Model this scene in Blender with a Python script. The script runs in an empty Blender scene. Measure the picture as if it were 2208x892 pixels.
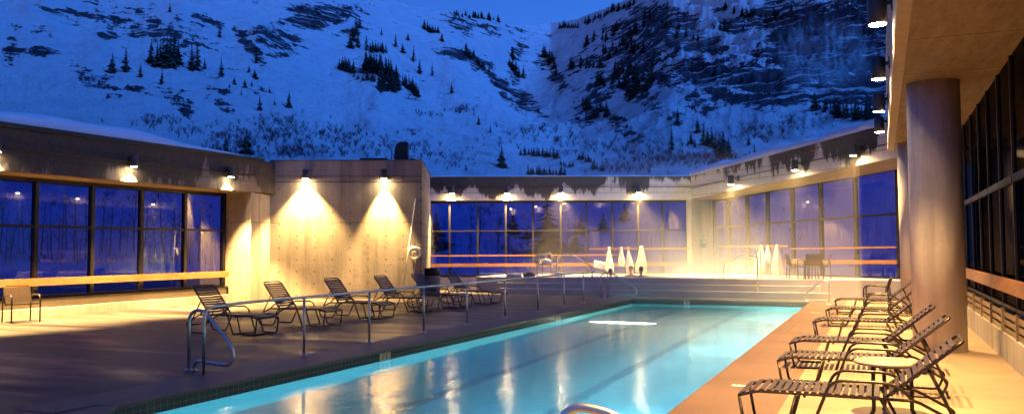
import bpy, bmesh, math, random
import numpy as np
from mathutils import Vector, Matrix
R = math.radians
random.seed(7); rng = np.random.default_rng(7)
sc = bpy.context.scene
col = sc.collection

# ------------------------------------------------------------ camera, sky, sun, exposure
FPX, CAMH = 1830.0, 1.7                      # focal length in photo pixels (photo 2208 wide)
PITCH, ROLL = math.atan(89/1830), R(0.3)
cam = bpy.data.cameras.new('camera'); cam_o = bpy.data.objects.new('camera', cam); col.objects.link(cam_o)
cam.sensor_fit = 'HORIZONTAL'; cam.sensor_width = 36; cam.lens = 36*FPX/2208
cam.clip_start = 0.05; cam.clip_end = 8000
cam_o.location = (0, 0, CAMH)
cam_o.matrix_world = Matrix.Translation((0, 0, CAMH)) @ Matrix.Rotation(R(90)+PITCH, 4, 'X') @ Matrix.Rotation(-ROLL, 4, 'Z')
sc.camera = cam_o

world = bpy.data.worlds.new('World'); sc.world = world; world.use_nodes = True
nt = world.node_tree; nt.nodes.clear()
sky = nt.nodes.new('ShaderNodeTexSky'); sky.sky_type = 'NISHITA'; sky.sun_disc = False
sky.sun_elevation = R(6); sky.sun_rotation = R(200); sky.ozone_density = 6; sky.dust_density = 0.4; sky.air_density = 1.2
tint = nt.nodes.new('ShaderNodeMix'); tint.data_type = 'RGBA'; tint.blend_type = 'MULTIPLY'; tint.inputs[0].default_value = 1
tint.inputs[7].default_value = (0.42, 0.42, 0.80, 1)       # dusk: only the blue end of the sky is left
bgn = nt.nodes.new('ShaderNodeBackground'); bgn.inputs[1].default_value = 0.092
wo = nt.nodes.new('ShaderNodeOutputWorld')
nt.links.new(sky.outputs[0], tint.inputs[6]); nt.links.new(tint.outputs[2], bgn.inputs[0]); nt.links.new(bgn.outputs[0], wo.inputs[0])

sun = bpy.data.lights.new('sun', 'SUN'); sun.energy = .92; sun.angle = R(18); sun.color = (0.045, 0.245, 1.0)
sun_o = bpy.data.objects.new('sun', sun); col.objects.link(sun_o); sun_o.rotation_euler = (R(54), 0, R(58))

sc.view_settings.view_transform = 'Standard'; sc.view_settings.look = 'None'
sc.view_settings.exposure = 1.75; sc.view_settings.gamma = 1; sc.view_settings.use_curve_mapping = False
sc.cycles.use_denoising = True
sc.cycles.max_bounces = 8; sc.cycles.diffuse_bounces = 3; sc.cycles.glossy_bounces = 3
sc.cycles.transmission_bounces = 5; sc.cycles.transparent_max_bounces = 20; sc.cycles.volume_bounces = 1
sc.cycles.caustics_reflective = False; sc.cycles.caustics_refractive = False
sc.cycles.sample_clamp_indirect = 4; sc.cycles.sample_clamp_direct = 0
sc.cycles.volume_step_rate = 4
WARM = (1.0, 0.60, 0.19)

# ------------------------------------------------------------ frames
AZ = R(23.5)                                  # the pool's long axis, to the right of the view axis
SA, CA = math.sin(AZ), math.cos(AZ)
def W(a, b, z=0.0):                           # along the pool, across it -> world
    return Vector((a*SA + b*CA, a*CA - b*SA, z))
RZ = -AZ
def U(px, D, z=None):                         # plan point at depth D seen at photo column px
    return Vector(((px-1104)/FPX*D, D, 0 if z is None else z))

# ------------------------------------------------------------ objects
def props(o, label=None, cat=None, group=None, kind=None):
    if label: o['label'] = label
    if cat: o['category'] = cat
    if group: o['group'] = group
    if kind: o['kind'] = kind
    return o
def thing(name, label, cat, loc=(0,0,0), rz=0, group=None):
    o = bpy.data.objects.new(name, None); col.objects.link(o); o.empty_display_size = 0.2
    o.location = loc; o.rotation_euler = (0, 0, rz)
    return props(o, label, cat, group)
def dup(root, loc, rz, label, group=None, scale=None):
    def cp(o, parent):
        c = o.copy(); col.objects.link(c); c.parent = parent
        if parent is not None: c.matrix_parent_inverse = o.matrix_parent_inverse.copy()
        for ch in o.children: cp(ch, c)
        return c
    r = cp(root, None); r.location = loc; r.rotation_euler = (0, 0, rz)
    if scale: r.scale = scale
    if label: r['label'] = label
    if group: r['group'] = group
    return r

class MB:
    def __init__(s): s.v = []; s.f = []; s.sm = []
    def add(s, vs, fs, smooth=False):
        n = len(s.v); s.v += [tuple(v) for v in vs]; s.f += [tuple(i+n for i in f) for f in fs]; s.sm += [smooth]*len(fs)
        return s
    def box(s, x0, x1, y0, y1, z0, z1):
        return s.prism([(x0,y0),(x1,y0),(x1,y1),(x0,y1)], z0, z1)
    def prism(s, pts, z0, z1):                # z0/z1 numbers or lists per point
        n = len(pts)
        a0 = z0 if isinstance(z0, (list, tuple)) else [z0]*n
        a1 = z1 if isinstance(z1, (list, tuple)) else [z1]*n
        ar = sum(pts[i][0]*pts[(i+1)%n][1]-pts[(i+1)%n][0]*pts[i][1] for i in range(n))
        vs = [(p[0],p[1],a0[i]) for i,p in enumerate(pts)] + [(p[0],p[1],a1[i]) for i,p in enumerate(pts)]
        fs = [tuple(range(n-1,-1,-1)), tuple(range(n,2*n))] + [(i,(i+1)%n,n+(i+1)%n,n+i) for i in range(n)]
        if ar < 0: fs = [tuple(reversed(f)) for f in fs]
        return s.add(vs, fs)
    def obox(s, c, ax, ay, az):               # oriented box: centre and half-axis vectors
        c, ax, ay, az = map(Vector, (c, ax, ay, az)); vs = []
        for k in (-1,1):
            for j,i in ((-1,-1),(-1,1),(1,1),(1,-1)): vs.append(c+ax*i+ay*j+az*k)
        fs = [(3,2,1,0),(4,5,6,7),(0,1,5,4),(1,2,6,5),(2,3,7,6),(3,0,4,7)]
        if ax.cross(ay).dot(az) < 0: fs = [tuple(reversed(f)) for f in fs]
        return s.add(vs, fs)
    def tube(s, pts, r, seg=8, fillet=0.0, closed=False):
        P = [Vector(p) for p in pts]
        if fillet > 0:
            Q = []
            n = len(P)
            for i in range(n):
                if not closed and i in (0, n-1): Q.append(P[i]); continue
                a, b, c = P[i-1], P[i], P[(i+1)%n]
                d1 = (a-b); d2 = (c-b); L = min(fillet, d1.length*.48, d2.length*.48)
                p1 = b+d1.normalized()*L; p2 = b+d2.normalized()*L
                for t in (0, .25, .5, .75, 1): Q.append(p1*(1-t)**2 + b*2*t*(1-t) + p2*t*t)
            P = Q
        n = len(P); rr = r if isinstance(r, (list, tuple)) else [r]*n
        T = []
        for i in range(n):
            a = P[i-1] if (i > 0 or closed) else P[i]; b = P[(i+1)%n] if (i < n-1 or closed) else P[i]
            T.append((b-a).normalized())
        u = T[0].orthogonal().normalized(); vs = []; fs = []
        for i in range(n):
            u = (u - T[i]*u.dot(T[i])).normalized(); w = T[i].cross(u)
            for k in range(seg):
                an = 2*math.pi*k/seg; vs.append(P[i] + (u*math.cos(an)+w*math.sin(an))*rr[i])
        m = n if closed else n-1
        for i in range(m):
            j = (i+1)%n
            for k in range(seg):
                l = (k+1)%seg; fs.append((i*seg+k, i*seg+l, j*seg+l, j*seg+k))
        s.add(vs, fs, True)
        if not closed:
            b = len(s.v)-len(vs)
            s.f.append(tuple(b+k for k in range(seg-1,-1,-1))); s.sm.append(False)
            s.f.append(tuple(b+(n-1)*seg+k for k in range(seg))); s.sm.append(False)
        return s
    def lathe(s, prof, c=(0,0,0), seg=24, smooth=True, sx=1, sy=1):
        c = Vector(c); n = len(prof); vs = []; fs = []
        for r, z in prof:
            for k in range(seg):
                an = 2*math.pi*k/seg; vs.append(c+Vector((r*sx*math.cos(an), r*sy*math.sin(an), z)))
        for i in range(n-1):
            for k in range(seg):
                l = (k+1)%seg; fs.append((i*seg+k, i*seg+l, (i+1)*seg+l, (i+1)*seg+k))
        s.add(vs, fs, smooth); b = len(s.v)-len(vs)
        if prof[0][0] > 1e-6: s.f.append(tuple(b+k for k in range(seg-1,-1,-1))); s.sm.append(False)
        if prof[-1][0] > 1e-6: s.f.append(tuple(b+(n-1)*seg+k for k in range(seg))); s.sm.append(False)
        return s
    def build(s, name, mat, parent=None, loc=None, rz=None, bevel=0):
        me = bpy.data.meshes.new(name); me.from_pydata(s.v, [], s.f)
        me.polygons.foreach_set('use_smooth', s.sm); me.materials.append(mat); me.update()
        o = bpy.data.objects.new(name, me); col.objects.link(o); o.parent = parent
        if loc is not None: o.location = loc
        if rz is not None: o.rotation_euler = (0,0,rz)
        if bevel:
            m = o.modifiers.new('bevel','BEVEL'); m.width = bevel; m.segments = 2; m.limit_method = 'ANGLE'
        return o

# ------------------------------------------------------------ materials
def newmat(name):
    m = bpy.data.materials.new(name); m.use_nodes = True
    nt = m.node_tree; b = nt.nodes['Principled BSDF']
    return m, nt, b
def N(nt, t, **kw):
    n = nt.nodes.new('ShaderNode'+t)
    for k, v in kw.items():
        if k.startswith('i_'):
            key = k[2:]; key = int(key) if key.isdigit() else key
            n.inputs[key].default_value = v
        else: setattr(n, k, v)
    return n
def coords(nt, scale=(1,1,1), kind='Object', rot=(0,0,0)):
    tc = N(nt, 'TexCoord'); mp = N(nt, 'Mapping'); mp.inputs['Scale'].default_value = scale; mp.inputs['Rotation'].default_value = rot
    nt.links.new(tc.outputs[kind], mp.inputs[0]); return mp.outputs[0]
def noise(nt, vec, scale, detail=5, rough=.55, dist=0):
    n = N(nt, 'TexNoise'); n.inputs['Scale'].default_value = scale; n.inputs['Detail'].default_value = detail
    n.inputs['Roughness'].default_value = rough; n.inputs['Distortion'].default_value = dist
    nt.links.new(vec, n.inputs['Vector']); return n.outputs['Fac']
def ramp(nt, fac, stops):
    r = N(nt, 'ValToRGB'); el = r.color_ramp.elements
    while len(el) < len(stops): el.new(.5)
    for e, (p, c) in zip(el, stops):
        e.position = p; e.color = (c, c, c, 1) if isinstance(c, (int, float)) else (*c, 1)
    nt.links.new(fac, r.inputs[0]); return r.outputs[0]
def mixc(nt, fac, a, b, mode='MIX'):
    m = N(nt, 'Mix', data_type='RGBA', blend_type=mode)
    for sock, v in ((m.inputs[0], fac), (m.inputs[6], a), (m.inputs[7], b)):
        if isinstance(v, (int, float)): sock.default_value = v
        elif isinstance(v, tuple): sock.default_value = (*v, 1)
        else: nt.links.new(v, sock)
    return m.outputs[2]
def math_(nt, op, a, b=None, c=None):
    m = N(nt, 'Math', operation=op)
    for i, v in enumerate((a, b, c)):
        if v is None: continue
        if isinstance(v, (int, float)): m.inputs[i].default_value = v
        else: nt.links.new(v, m.inputs[i])
    return m.outputs[0]
def bump(nt, b, h, strength=.3, dist=.02):
    n = N(nt, 'Bump'); n.inputs['Strength'].default_value = strength; n.inputs['Distance'].default_value = dist
    nt.links.new(h, n.inputs['Height']); nt.links.new(n.outputs[0], b.inputs['Normal']); return n

def simple(name, c, rough=.5, metal=0, nscale=12, var=.25, bmp=0):
    m, nt, b = newmat(name); v = coords(nt)
    n = noise(nt, v, nscale)
    nt.links.new(mixc(nt, n, tuple(x*(1-var) for x in c), tuple(min(1, x*(1+var)) for x in c)), b.inputs['Base Color'])
    b.inputs['Roughness'].default_value = rough; b.inputs['Metallic'].default_value = metal
    if bmp: bump(nt, b, noise(nt, v, nscale*4), bmp, .01)
    return m
def emis(name, c, s):
    m, nt, b = newmat(name); b.inputs['Base Color'].default_value = (*c, 1)
    b.inputs['Emission Color'].default_value = (*c, 1); b.inputs['Emission Strength'].default_value = s; return m

def concrete_wall(name, base=(.35,.305,.255), ties=True, axis='x'):
    """board and panel formed concrete with tie holes, joints and streaks"""
    m, nt, b = newmat(name); v = coords(nt)
    big = noise(nt, v, .55, 6, .6); vs = coords(nt, (1.6,1.6,.16)); streak = noise(nt, vs, 1.6, 6, .65)
    fine = noise(nt, v, 9, 6, .7)
    c = mixc(nt, ramp(nt, big, [(.3,0),(.7,1)]), tuple(x*.72 for x in base), tuple(x*1.18 for x in base))
    c = mixc(nt, math_(nt, 'MULTIPLY', ramp(nt, streak, [(.42,0),(.66,1)]), .72), c, tuple(x*.45 for x in base))
    c = mixc(nt, math_(nt, 'MULTIPLY', ramp(nt, fine, [(.4,0),(.75,1)]), .4), c, tuple(x*.6 for x in base))
    sep = N(nt, 'SeparateXYZ'); nt.links.new(v, sep.inputs[0])
    h = fine
    if ties:
        X = sep.outputs['X' if axis == 'x' else 'Y']; Z = sep.outputs['Z']
        fx = math_(nt, 'SUBTRACT', math_(nt, 'FRACT', math_(nt, 'DIVIDE', X, .61)), .5)
        fz = math_(nt, 'SUBTRACT', math_(nt, 'FRACT', math_(nt, 'DIVIDE', math_(nt,'ADD',Z,.1), .41)), .5)
        dx = math_(nt, 'MULTIPLY', fx, .61); dz = math_(nt, 'MULTIPLY', fz, .41)
        d = math_(nt, 'SQRT', math_(nt, 'ADD', math_(nt,'MULTIPLY',dx,dx), math_(nt,'MULTIPLY',dz,dz)))
        low = math_(nt, 'LESS_THAN', Z, 2.6)
        low = math_(nt, 'MAXIMUM', low, math_(nt, 'GREATER_THAN', noise(nt, v, .9, 1), .56))
        dot = math_(nt, 'MULTIPLY', math_(nt, 'LESS_THAN', d, .032), low)
        j1 = math_(nt, 'LESS_THAN', math_(nt, 'ABSOLUTE', math_(nt, 'SUBTRACT', Z, 2.62)), .012)
        fx2 = math_(nt, 'ABSOLUTE', math_(nt, 'SUBTRACT', math_(nt, 'FRACT', math_(nt, 'DIVIDE', X, 1.22)), .5))
        j2 = math_(nt, 'GREATER_THAN', fx2, .494)
        line = math_(nt, 'MAXIMUM', math_(nt,'MULTIPLY',dot,.75), math_(nt, 'MAXIMUM', math_(nt,'MULTIPLY',j1,.7), math_(nt, 'MULTIPLY', j2, .32)))
        c = mixc(nt, line, c, tuple(x*.2 for x in base))
        h = math_(nt, 'SUBTRACT', fine, math_(nt, 'MULTIPLY', line, 2.0))
    nt.links.new(c, b.inputs['Base Color']); b.inputs['Roughness'].default_value = .85
    bump(nt, b, h, .35, .015); return m

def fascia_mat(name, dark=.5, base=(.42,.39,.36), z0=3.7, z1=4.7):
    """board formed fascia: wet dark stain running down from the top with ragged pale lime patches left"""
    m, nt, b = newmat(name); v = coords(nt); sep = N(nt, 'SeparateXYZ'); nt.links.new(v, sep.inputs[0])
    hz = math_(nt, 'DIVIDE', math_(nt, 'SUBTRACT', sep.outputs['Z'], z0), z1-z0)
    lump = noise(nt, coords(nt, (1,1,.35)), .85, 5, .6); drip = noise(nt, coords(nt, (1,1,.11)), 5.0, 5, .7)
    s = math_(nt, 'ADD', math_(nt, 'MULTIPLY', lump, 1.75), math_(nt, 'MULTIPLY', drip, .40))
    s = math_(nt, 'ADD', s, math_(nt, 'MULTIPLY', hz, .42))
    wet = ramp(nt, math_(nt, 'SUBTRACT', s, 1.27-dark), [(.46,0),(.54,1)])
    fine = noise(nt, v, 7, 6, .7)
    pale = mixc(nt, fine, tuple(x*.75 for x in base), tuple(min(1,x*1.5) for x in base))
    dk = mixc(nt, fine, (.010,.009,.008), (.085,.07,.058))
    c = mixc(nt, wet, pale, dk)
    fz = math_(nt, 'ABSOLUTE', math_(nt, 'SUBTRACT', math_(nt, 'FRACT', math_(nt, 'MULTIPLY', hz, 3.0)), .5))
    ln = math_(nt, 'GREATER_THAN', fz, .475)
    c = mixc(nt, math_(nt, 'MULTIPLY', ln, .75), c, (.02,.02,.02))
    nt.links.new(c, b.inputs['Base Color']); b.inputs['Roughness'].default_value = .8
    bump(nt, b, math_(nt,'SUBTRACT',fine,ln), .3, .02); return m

M = {}
M['concrete'] = concrete_wall('formed_concrete')
M['concrete_plain'] = concrete_wall('cast_concrete', (.40,.36,.33), ties=False)
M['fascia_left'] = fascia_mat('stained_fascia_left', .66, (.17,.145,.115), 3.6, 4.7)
M['fascia'] = fascia_mat('stained_fascia', .485, (.46,.42,.38))
M['bronze'] = simple('dark_bronze_metal', (.018,.016,.014), .4, .6)
M['mullion'] = simple('dark_mullion_metal', (.022,.019,.017), .45, .5)
M['steel'] = simple('brushed_steel', (.62,.60,.57), .34, 1, 30, .1)
M['frame'] = simple('bronze_tube_paint', (.035,.024,.016), .3, .4, 20)
M['strap'] = simple('vinyl_strap', (.04,.026,.019), .42, 0, 15)
M['lamp_body'] = simple('lamp_housing_grey', (.06,.06,.065), .4, .5)
M['black'] = simple('black_paint', (.012,.012,.013), .5)
M['white_cloth'] = simple('white_cotton', (.55,.54,.52), .9, 0, 25, .08, .3)
M['plastic_white'] = simple('white_plastic', (.75,.74,.72), .4)
M['snow_roof'] = simple('roof_snow_surface', (.80,.82,.86), .7, 0, 3, .05, .4)
M['lens'] = emis('lamp_lens', (1.0,.72,.36), 110)
M['skin'] = simple('skin', (.42,.22,.15), .5)
M['hair'] = simple('dark_hair', (.02,.014,.01), .6)
M['dark_room'] = simple('dark_interior', (.006,.006,.007), .8)
M['stone_top'] = simple('terrazzo_table_top', (.23,.19,.18), .5, 0, 60, .25, .1)
M['bag'] = simple('dark_canvas', (.03,.025,.03), .8)
M['green_box'] = simple('green_enamel', (.05,.16,.11), .4)
M['rope'] = simple('rope', (.5,.42,.3), .9)
M['red_paint'] = simple('red_enamel', (.45,.05,.02), .4)

def mk_wood():
    m, nt, b = newmat('varnished_wood'); v = coords(nt, (1,1,14)); n = noise(nt, v, 3, 6, .6, 1.2)
    nt.links.new(ramp(nt, n, [(.3,(.16,.06,.02)),(.7,(.40,.19,.075))]), b.inputs['Base Color'])
    b.inputs['Roughness'].default_value = .4; bump(nt, b, n, .2, .01); return m
M['wood'] = mk_wood()

def mk_soffit():
    m, nt, b = newmat('board_marked_soffit'); v = coords(nt)
    n = noise(nt, coords(nt, (3,.5,1)), 2.2, 7, .7); f = noise(nt, v, 8, 6, .7)
    c = ramp(nt, n, [(.3,(.17,.115,.06)),(.7,(.33,.235,.13))])
    sep = N(nt, 'SeparateXYZ'); nt.links.new(v, sep.inputs[0])
    fy = math_(nt,'ABSOLUTE', math_(nt,'SUBTRACT', math_(nt,'FRACT', math_(nt,'DIVIDE', sep.outputs['Y'], 2.44)), .5))
    ln = math_(nt, 'GREATER_THAN', fy, .493)
    c = mixc(nt, math_(nt,'MULTIPLY',ln,.7), c, (.05,.03,.02))
    c = mixc(nt, math_(nt,'MULTIPLY', ramp(nt, f, [(.5,0),(.8,1)]), .5), c, (.14,.09,.05))
    nt.links.new(c, b.inputs['Base Color']); b.inputs['Roughness'].default_value = .8; bump(nt, b, math_(nt,'SUBTRACT',f,ln), .3, .01); return m
M['soffit'] = mk_soffit()

def mk_glass(name, tint, extra=0.0, ior=1.5):
    m = bpy.data.materials.new(name); m.use_nodes = True; nt = m.node_tree; nt.nodes.clear()
    o = N(nt, 'OutputMaterial'); mx = N(nt, 'MixShader'); tr = N(nt, 'BsdfTransparent'); gl = N(nt, 'BsdfGlossy')
    tr.inputs[0].default_value = (*tint, 1); gl.inputs['Roughness'].default_value = .015; gl.inputs['Color'].default_value = (.95,.95,.95,1)
    lw_ = N(nt, 'LayerWeight'); lw_.inputs[0].default_value = .5; f0 = ((ior-1)/(ior+1))**2+extra
    fac = math_(nt, 'ADD', math_(nt, 'MULTIPLY', math_(nt, 'POWER', lw_.outputs['Facing'], 5.0), (1-f0)*(.9 if ior > 1.2 else .12)), f0)
    nt.links.new(fac, mx.inputs[0]); nt.links.new(tr.outputs[0], mx.inputs[1]); nt.links.new(gl.outputs[0], mx.inputs[2])
    nt.links.new(mx.outputs[0], o.inputs[0]); return m
M['glass'] = mk_glass('violet_tinted_glass', (.22,.22,.64), .045)
M['glass_dark'] = mk_glass('dark_window_glass', (.2,.2,.2), ior=1.06)

def mk_deck():
    m, nt, b = newmat('broom_finished_concrete_deck'); v = coords(nt)
    big = noise(nt, v, .35, 5, .6, .4); st = noise(nt, coords(nt, (.22,1,1), rot=(0,0,R(-12))), .9, 6, .65, .8); f = noise(nt, v, 30, 4, .7)
    c = mixc(nt, ramp(nt, big, [(.3,0),(.72,1)]), (.009,.008,.008), (.036,.031,.029))
    c = mixc(nt, ramp(nt, st, [(.48,0),(.62,.9)]), c, (.125,.11,.12))
    c = mixc(nt, math_(nt,'MULTIPLY', ramp(nt, noise(nt, v, .22, 4, .55), [(.5,0),(.62,1)]), .5), c, (.07,.058,.05))
    sep = N(nt, 'SeparateXYZ'); nt.links.new(v, sep.inputs[0])
    j = math_(nt, 'MAXIMUM', math_(nt, 'GREATER_THAN', math_(nt,'ABSOLUTE', math_(nt,'SUBTRACT', math_(nt,'FRACT', math_(nt,'DIVIDE', sep.outputs['Y'], 3.05)), .5)), .496), math_(nt, 'GREATER_THAN', math_(nt,'ABSOLUTE', math_(nt,'SUBTRACT', math_(nt,'FRACT', math_(nt,'DIVIDE', sep.outputs['X'], 3.7)), .5)), .4965))
    c = mixc(nt, math_(nt,'MULTIPLY',j,.6), c, (.04,.035,.03))
    c = mixc(nt, math_(nt,'MULTIPLY',f,.35), c, (.10,.085,.08))
    nt.links.new(c, b.inputs['Base Color'])
    nt.links.new(ramp(nt, st, [(.35,.32),(.7,.75)]), b.inputs['Roughness']); b.inputs['Specular IOR Level'].default_value = .25; bump(nt, b, f, .25, .006); return m
M['deck'] = mk_deck()
def mk_deck_right(name, c1, c2):
    m, nt, b = newmat(name); v = coords(nt)
    big = noise(nt, v, .8, 5, .6, .4); f = noise(nt, v, 26, 5, .7)
    c = mixc(nt, ramp(nt, big, [(.3,0),(.72,1)]), c1, c2)
    st = noise(nt, coords(nt, (.5,3,1)), 2.2, 5, .7)
    c = mixc(nt, math_(nt,'MULTIPLY', ramp(nt, st, [(.5,0),(.75,1)]), .35), c, (.12,.065,.04))
    c = mixc(nt, math_(nt,'MULTIPLY',f,.3), c, (.17,.10,.07))
    sep = N(nt, 'SeparateXYZ'); nt.links.new(v, sep.inputs[0])
    j = math_(nt, 'GREATER_THAN', math_(nt,'ABSOLUTE', math_(nt,'SUBTRACT', math_(nt,'FRACT', math_(nt,'DIVIDE', sep.outputs['Y'], 2.4)), .5)), .4975)
    c = mixc(nt, math_(nt,'MULTIPLY',j,.6), c, (.06,.04,.03))
    nt.links.new(c, b.inputs['Base Color']); b.inputs['Roughness'].default_value = .65; bump(nt, b, f, .25, .006); return m
M['deck_right'] = mk_deck_right('tan_pool_side_concrete', (.20,.14,.10), (.33,.25,.18)); M['deck_brown'] = mk_deck_right('brown_pool_edge_concrete', (.075,.042,.032), (.15,.085,.06))
M['platform'] = simple('platform_concrete', (.34,.32,.36), .7, 0, 3, .25, .3)

def mk_tile():
    m, nt, b = newmat('dark_waterline_tiles'); v = coords(nt); sep = N(nt, 'SeparateXYZ'); nt.links.new(v, sep.inputs[0])
    def g(s): return math_(nt, 'GREATER_THAN', math_(nt,'ABSOLUTE', math_(nt,'SUBTRACT', math_(nt,'FRACT', math_(nt,'DIVIDE', s, .10)), .5)), .45)
    ln = math_(nt, 'MAXIMUM', math_(nt,'MAXIMUM', g(sep.outputs['Y']), g(math_(nt,'ADD',sep.outputs['Z'],.005))), 0)
    n = noise(nt, v, 5)
    c = mixc(nt, ln, mixc(nt, n, (.006,.006,.009), (.025,.022,.03)), (.10,.095,.09))
    nt.links.new(c, b.inputs['Base Color']); b.inputs['Roughness'].default_value = .5; return m
M['tile'] = mk_tile()
M['tile_far'] = M['tile']
def mk_basin():
    m, nt, b = newmat('pool_plaster'); v = coords(nt); n = noise(nt, v, 1.5, 4)
    nt.links.new(mixc(nt, n, (.25,.54,.66), (.30,.60,.70)), b.inputs['Base Color']); b.inputs['Roughness'].default_value = .8; return m
M['basin'] = mk_basin()
M['lane'] = simple('lane_marking_tile', (.15,.35,.46), .6)
def mk_water():
    m = bpy.data.materials.new('pool_water'); m.use_nodes = True; nt = m.node_tree; b = nt.nodes['Principled BSDF']
    b.inputs['Base Color'].default_value = (.95,.99,1,1); b.inputs['Transmission Weight'].default_value = 1
    b.inputs['IOR'].default_value = 1.33; b.inputs['Roughness'].default_value = .13
    n1 = noise(nt, coords(nt, (1,.5,1)), 2.2, 3, .5, .4); n2 = noise(nt, coords(nt, (1,.6,1)), 9, 3, .5)
    bp = N(nt, 'Bump'); bp.inputs['Strength'].default_value = .30; bp.inputs['Distance'].default_value = .035
    nt.links.new(math_(nt,'ADD', n1, math_(nt,'MULTIPLY', n2, .25)), bp.inputs['Height']); nt.links.new(bp.outputs[0], b.inputs['Normal'])
    va = N(nt, 'VolumeAbsorption'); va.inputs[0].default_value = (.40,.86,.94,1); va.inputs[1].default_value = .20
    out = [x for x in nt.nodes if x.type == 'OUTPUT_MATERIAL'][0]; nt.links.new(va.outputs[0], out.inputs['Volume']); return m
M['water'] = mk_water()
def mk_spa_water():
    m = bpy.data.materials.new('spa_water'); m.use_nodes = True; nt = m.node_tree; nt.nodes.clear()
    o = N(nt, 'OutputMaterial'); mx = N(nt, 'MixShader'); tr = N(nt, 'BsdfTransparent'); gl = N(nt, 'BsdfGlossy')
    tr.inputs[0].default_value = (.75,.95,.92,1); gl.inputs['Roughness'].default_value = .2
    fr = N(nt, 'Fresnel'); fr.inputs[0].default_value = 1.33
    nt.links.new(fr.outputs[0], mx.inputs[0]); nt.links.new(tr.outputs[0], mx.inputs[1]); nt.links.new(gl.outputs[0], mx.inputs[2]); nt.links.new(mx.outputs[0], o.inputs[0]); return m
M['spa_water'] = mk_spa_water()

# ============================================================ TERRAIN
def vnoise(x, y, seed=0):
    xi = np.floor(x).astype(np.int64); yi = np.floor(y).astype(np.int64); xf = x-xi; yf = y-yi
    def h(a, b):
        n = (a*374761393 + b*668265263 + seed*1442695041) & 0xffffffff
        n = ((n ^ (n >> 13))*1274126177) & 0xffffffff; n = (n ^ (n >> 16)) & 0xffff
        return n/65535.0
    u = xf*xf*xf*(xf*(xf*6-15)+10); v = yf*yf*yf*(yf*(yf*6-15)+10)
    return (h(xi,yi)*(1-u)+h(xi+1,yi)*u)*(1-v) + (h(xi,yi+1)*(1-u)+h(xi+1,yi+1)*u)*v
def fbm(x, y, o=5, seed=0, g=.5, ridged=False):
    s = 0; a = 1; t = 0
    for i in range(o):
        n = vnoise(x*2**i+13.7*i, y*2**i-7.3*i, seed+i)
        if ridged: n = 1-np.abs(2*n-1)
        s = s+a*n; t += a; a *= g
    return s/t

# skyline and ridge distance against bearing (given as photo column of that bearing)
KX = [-2600,-1200,-400,0,300,600,760,860,940,1000,1060,1120,1190,1250,1300,1370,1450,1600,1750,1900,2208,2800,4500]
KY = [250,100,-60,-140,-170,-120,-50,2,20,26,34,44,48,40,26,0,-60,-80,-110,-130,-150,-120,200]
KR = [700,700,700,700,740,800,840,870,920,960,1000,1080,1150,1080,1000,920,850,800,780,760,740,740,700]
ps = np.array([0,.03,.08,.14,.2,.3,.47,.62,.79,.9,1.0]); pg = np.array([0,.10,.22,.31,.38,.46,.575,.67,.78,.88,1.0])
def height(x, y):
    x = np.asarray(x, float); y = np.asarray(y, float)
    r = np.hypot(x, y)+1e-6; th = np.arctan2(x, y)
    px = 1104+FPX*np.tan(np.clip(th, -1.25, 1.25)); px = np.where(np.abs(th) > 1.25, np.where(th > 0, 4500, -2600), px)
    ky = np.interp(px, KX, KY); Rr = np.interp(px, KX, KR)
    r0 = 46.0; s = (r-r0)/(Rr-r0)
    e1 = (535-ky)/FPX; e0 = -.052
    q = np.interp(np.clip(s,0,1), ps, pg)
    e = e0+(e1-e0)*q
    n1 = fbm(th*9+3, np.log(np.maximum(r,30))*3.2, 5, 3, .5, True)-.6
    n2 = fbm(x*.011, y*.006, 5, 11)-.5
    amp = np.clip((s-.06)*3, 0, 1)*np.clip((1.0-s)*9, .22, 1)
    # gully that runs down from the saddle, and cliffs on the right
    gl = np.exp(-((px-(1165+60*np.sin(s*5)))/(60+50*(1-s)))**2)*np.clip((s-.3)*3,0,1)*np.clip((1-s)*6,0,1)
    e = e + amp*(.040*n1+.022*n2) - .012*gl
    cl = np.clip((px-1320)/120,0,1)*np.clip((s-.45)*6,0,1)*np.clip((1-s)*8,0,1)
    k = 17.0; st = e*k*4+fbm(th*14, r*.01, 3, 5)*.9; stair = (np.floor(st)+np.clip((st-np.floor(st))*2.6,0,1)-st)
    e = e + cl*(stair*.016 + .016*(fbm(th*60, r*.02, 4, 31, .55, True)-.5))
    over = np.clip(s-1, 0, 3)
    z = CAMH + r*e - over*(260+60*n1)
    hum = (fbm(x*.05, y*.05, 4, 21)-.5)
    z = z + hum*np.clip((r-40)/60, 0, 1)*np.clip(3-s*6, .3, 1)*2.4
    base = -.75 + (fbm(x*.2,y*.2,3,8)-.5)*.2
    w = np.clip((r-44)/14, 0, 1); w = w*w*(3-2*w)
    z = base*(1-w)+z*w
    a = x*SA+y*CA; b = x*CA-y*SA                   # hollow under the pool and the courtyard deck
    d = np.maximum(np.maximum(-14-a, a-28.6), np.maximum(-15-b, b-1.2))
    pit = np.clip(1-d/1.2, 0, 1)
    return z - pit*2.2
CAMX = Vector((math.cos(ROLL), 0, 0)) ; 
RT = np.array([1.,0,0]); UPv = np.array([0,-math.sin(PITCH),math.cos(PITCH)]); FWv = np.array([0,math.cos(PITCH),math.sin(PITCH)])
rt2 = RT*math.cos(ROLL)-UPv*math.sin(ROLL); up2 = UPv*math.cos(ROLL)+RT*math.sin(ROLL)
def place(px, py, rmin=46):
    """the spot on the terrain that lies behind a given bearing and elevation"""
    d = rt2*(px-1104)/FPX - up2*(py-446)/FPX + FWv; d = d/math.hypot(d[0], d[1])
    rr = np.linspace(rmin, 1500, 2600); h = height(d[0]*rr, d[1]*rr); t = CAMH+d[2]*rr
    i = np.argmax(h >= t)
    if not (h >= t).any(): return None
    return Vector((d[0]*rr[i], d[1]*rr[i], float(h[i]))), rr[i]

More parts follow.
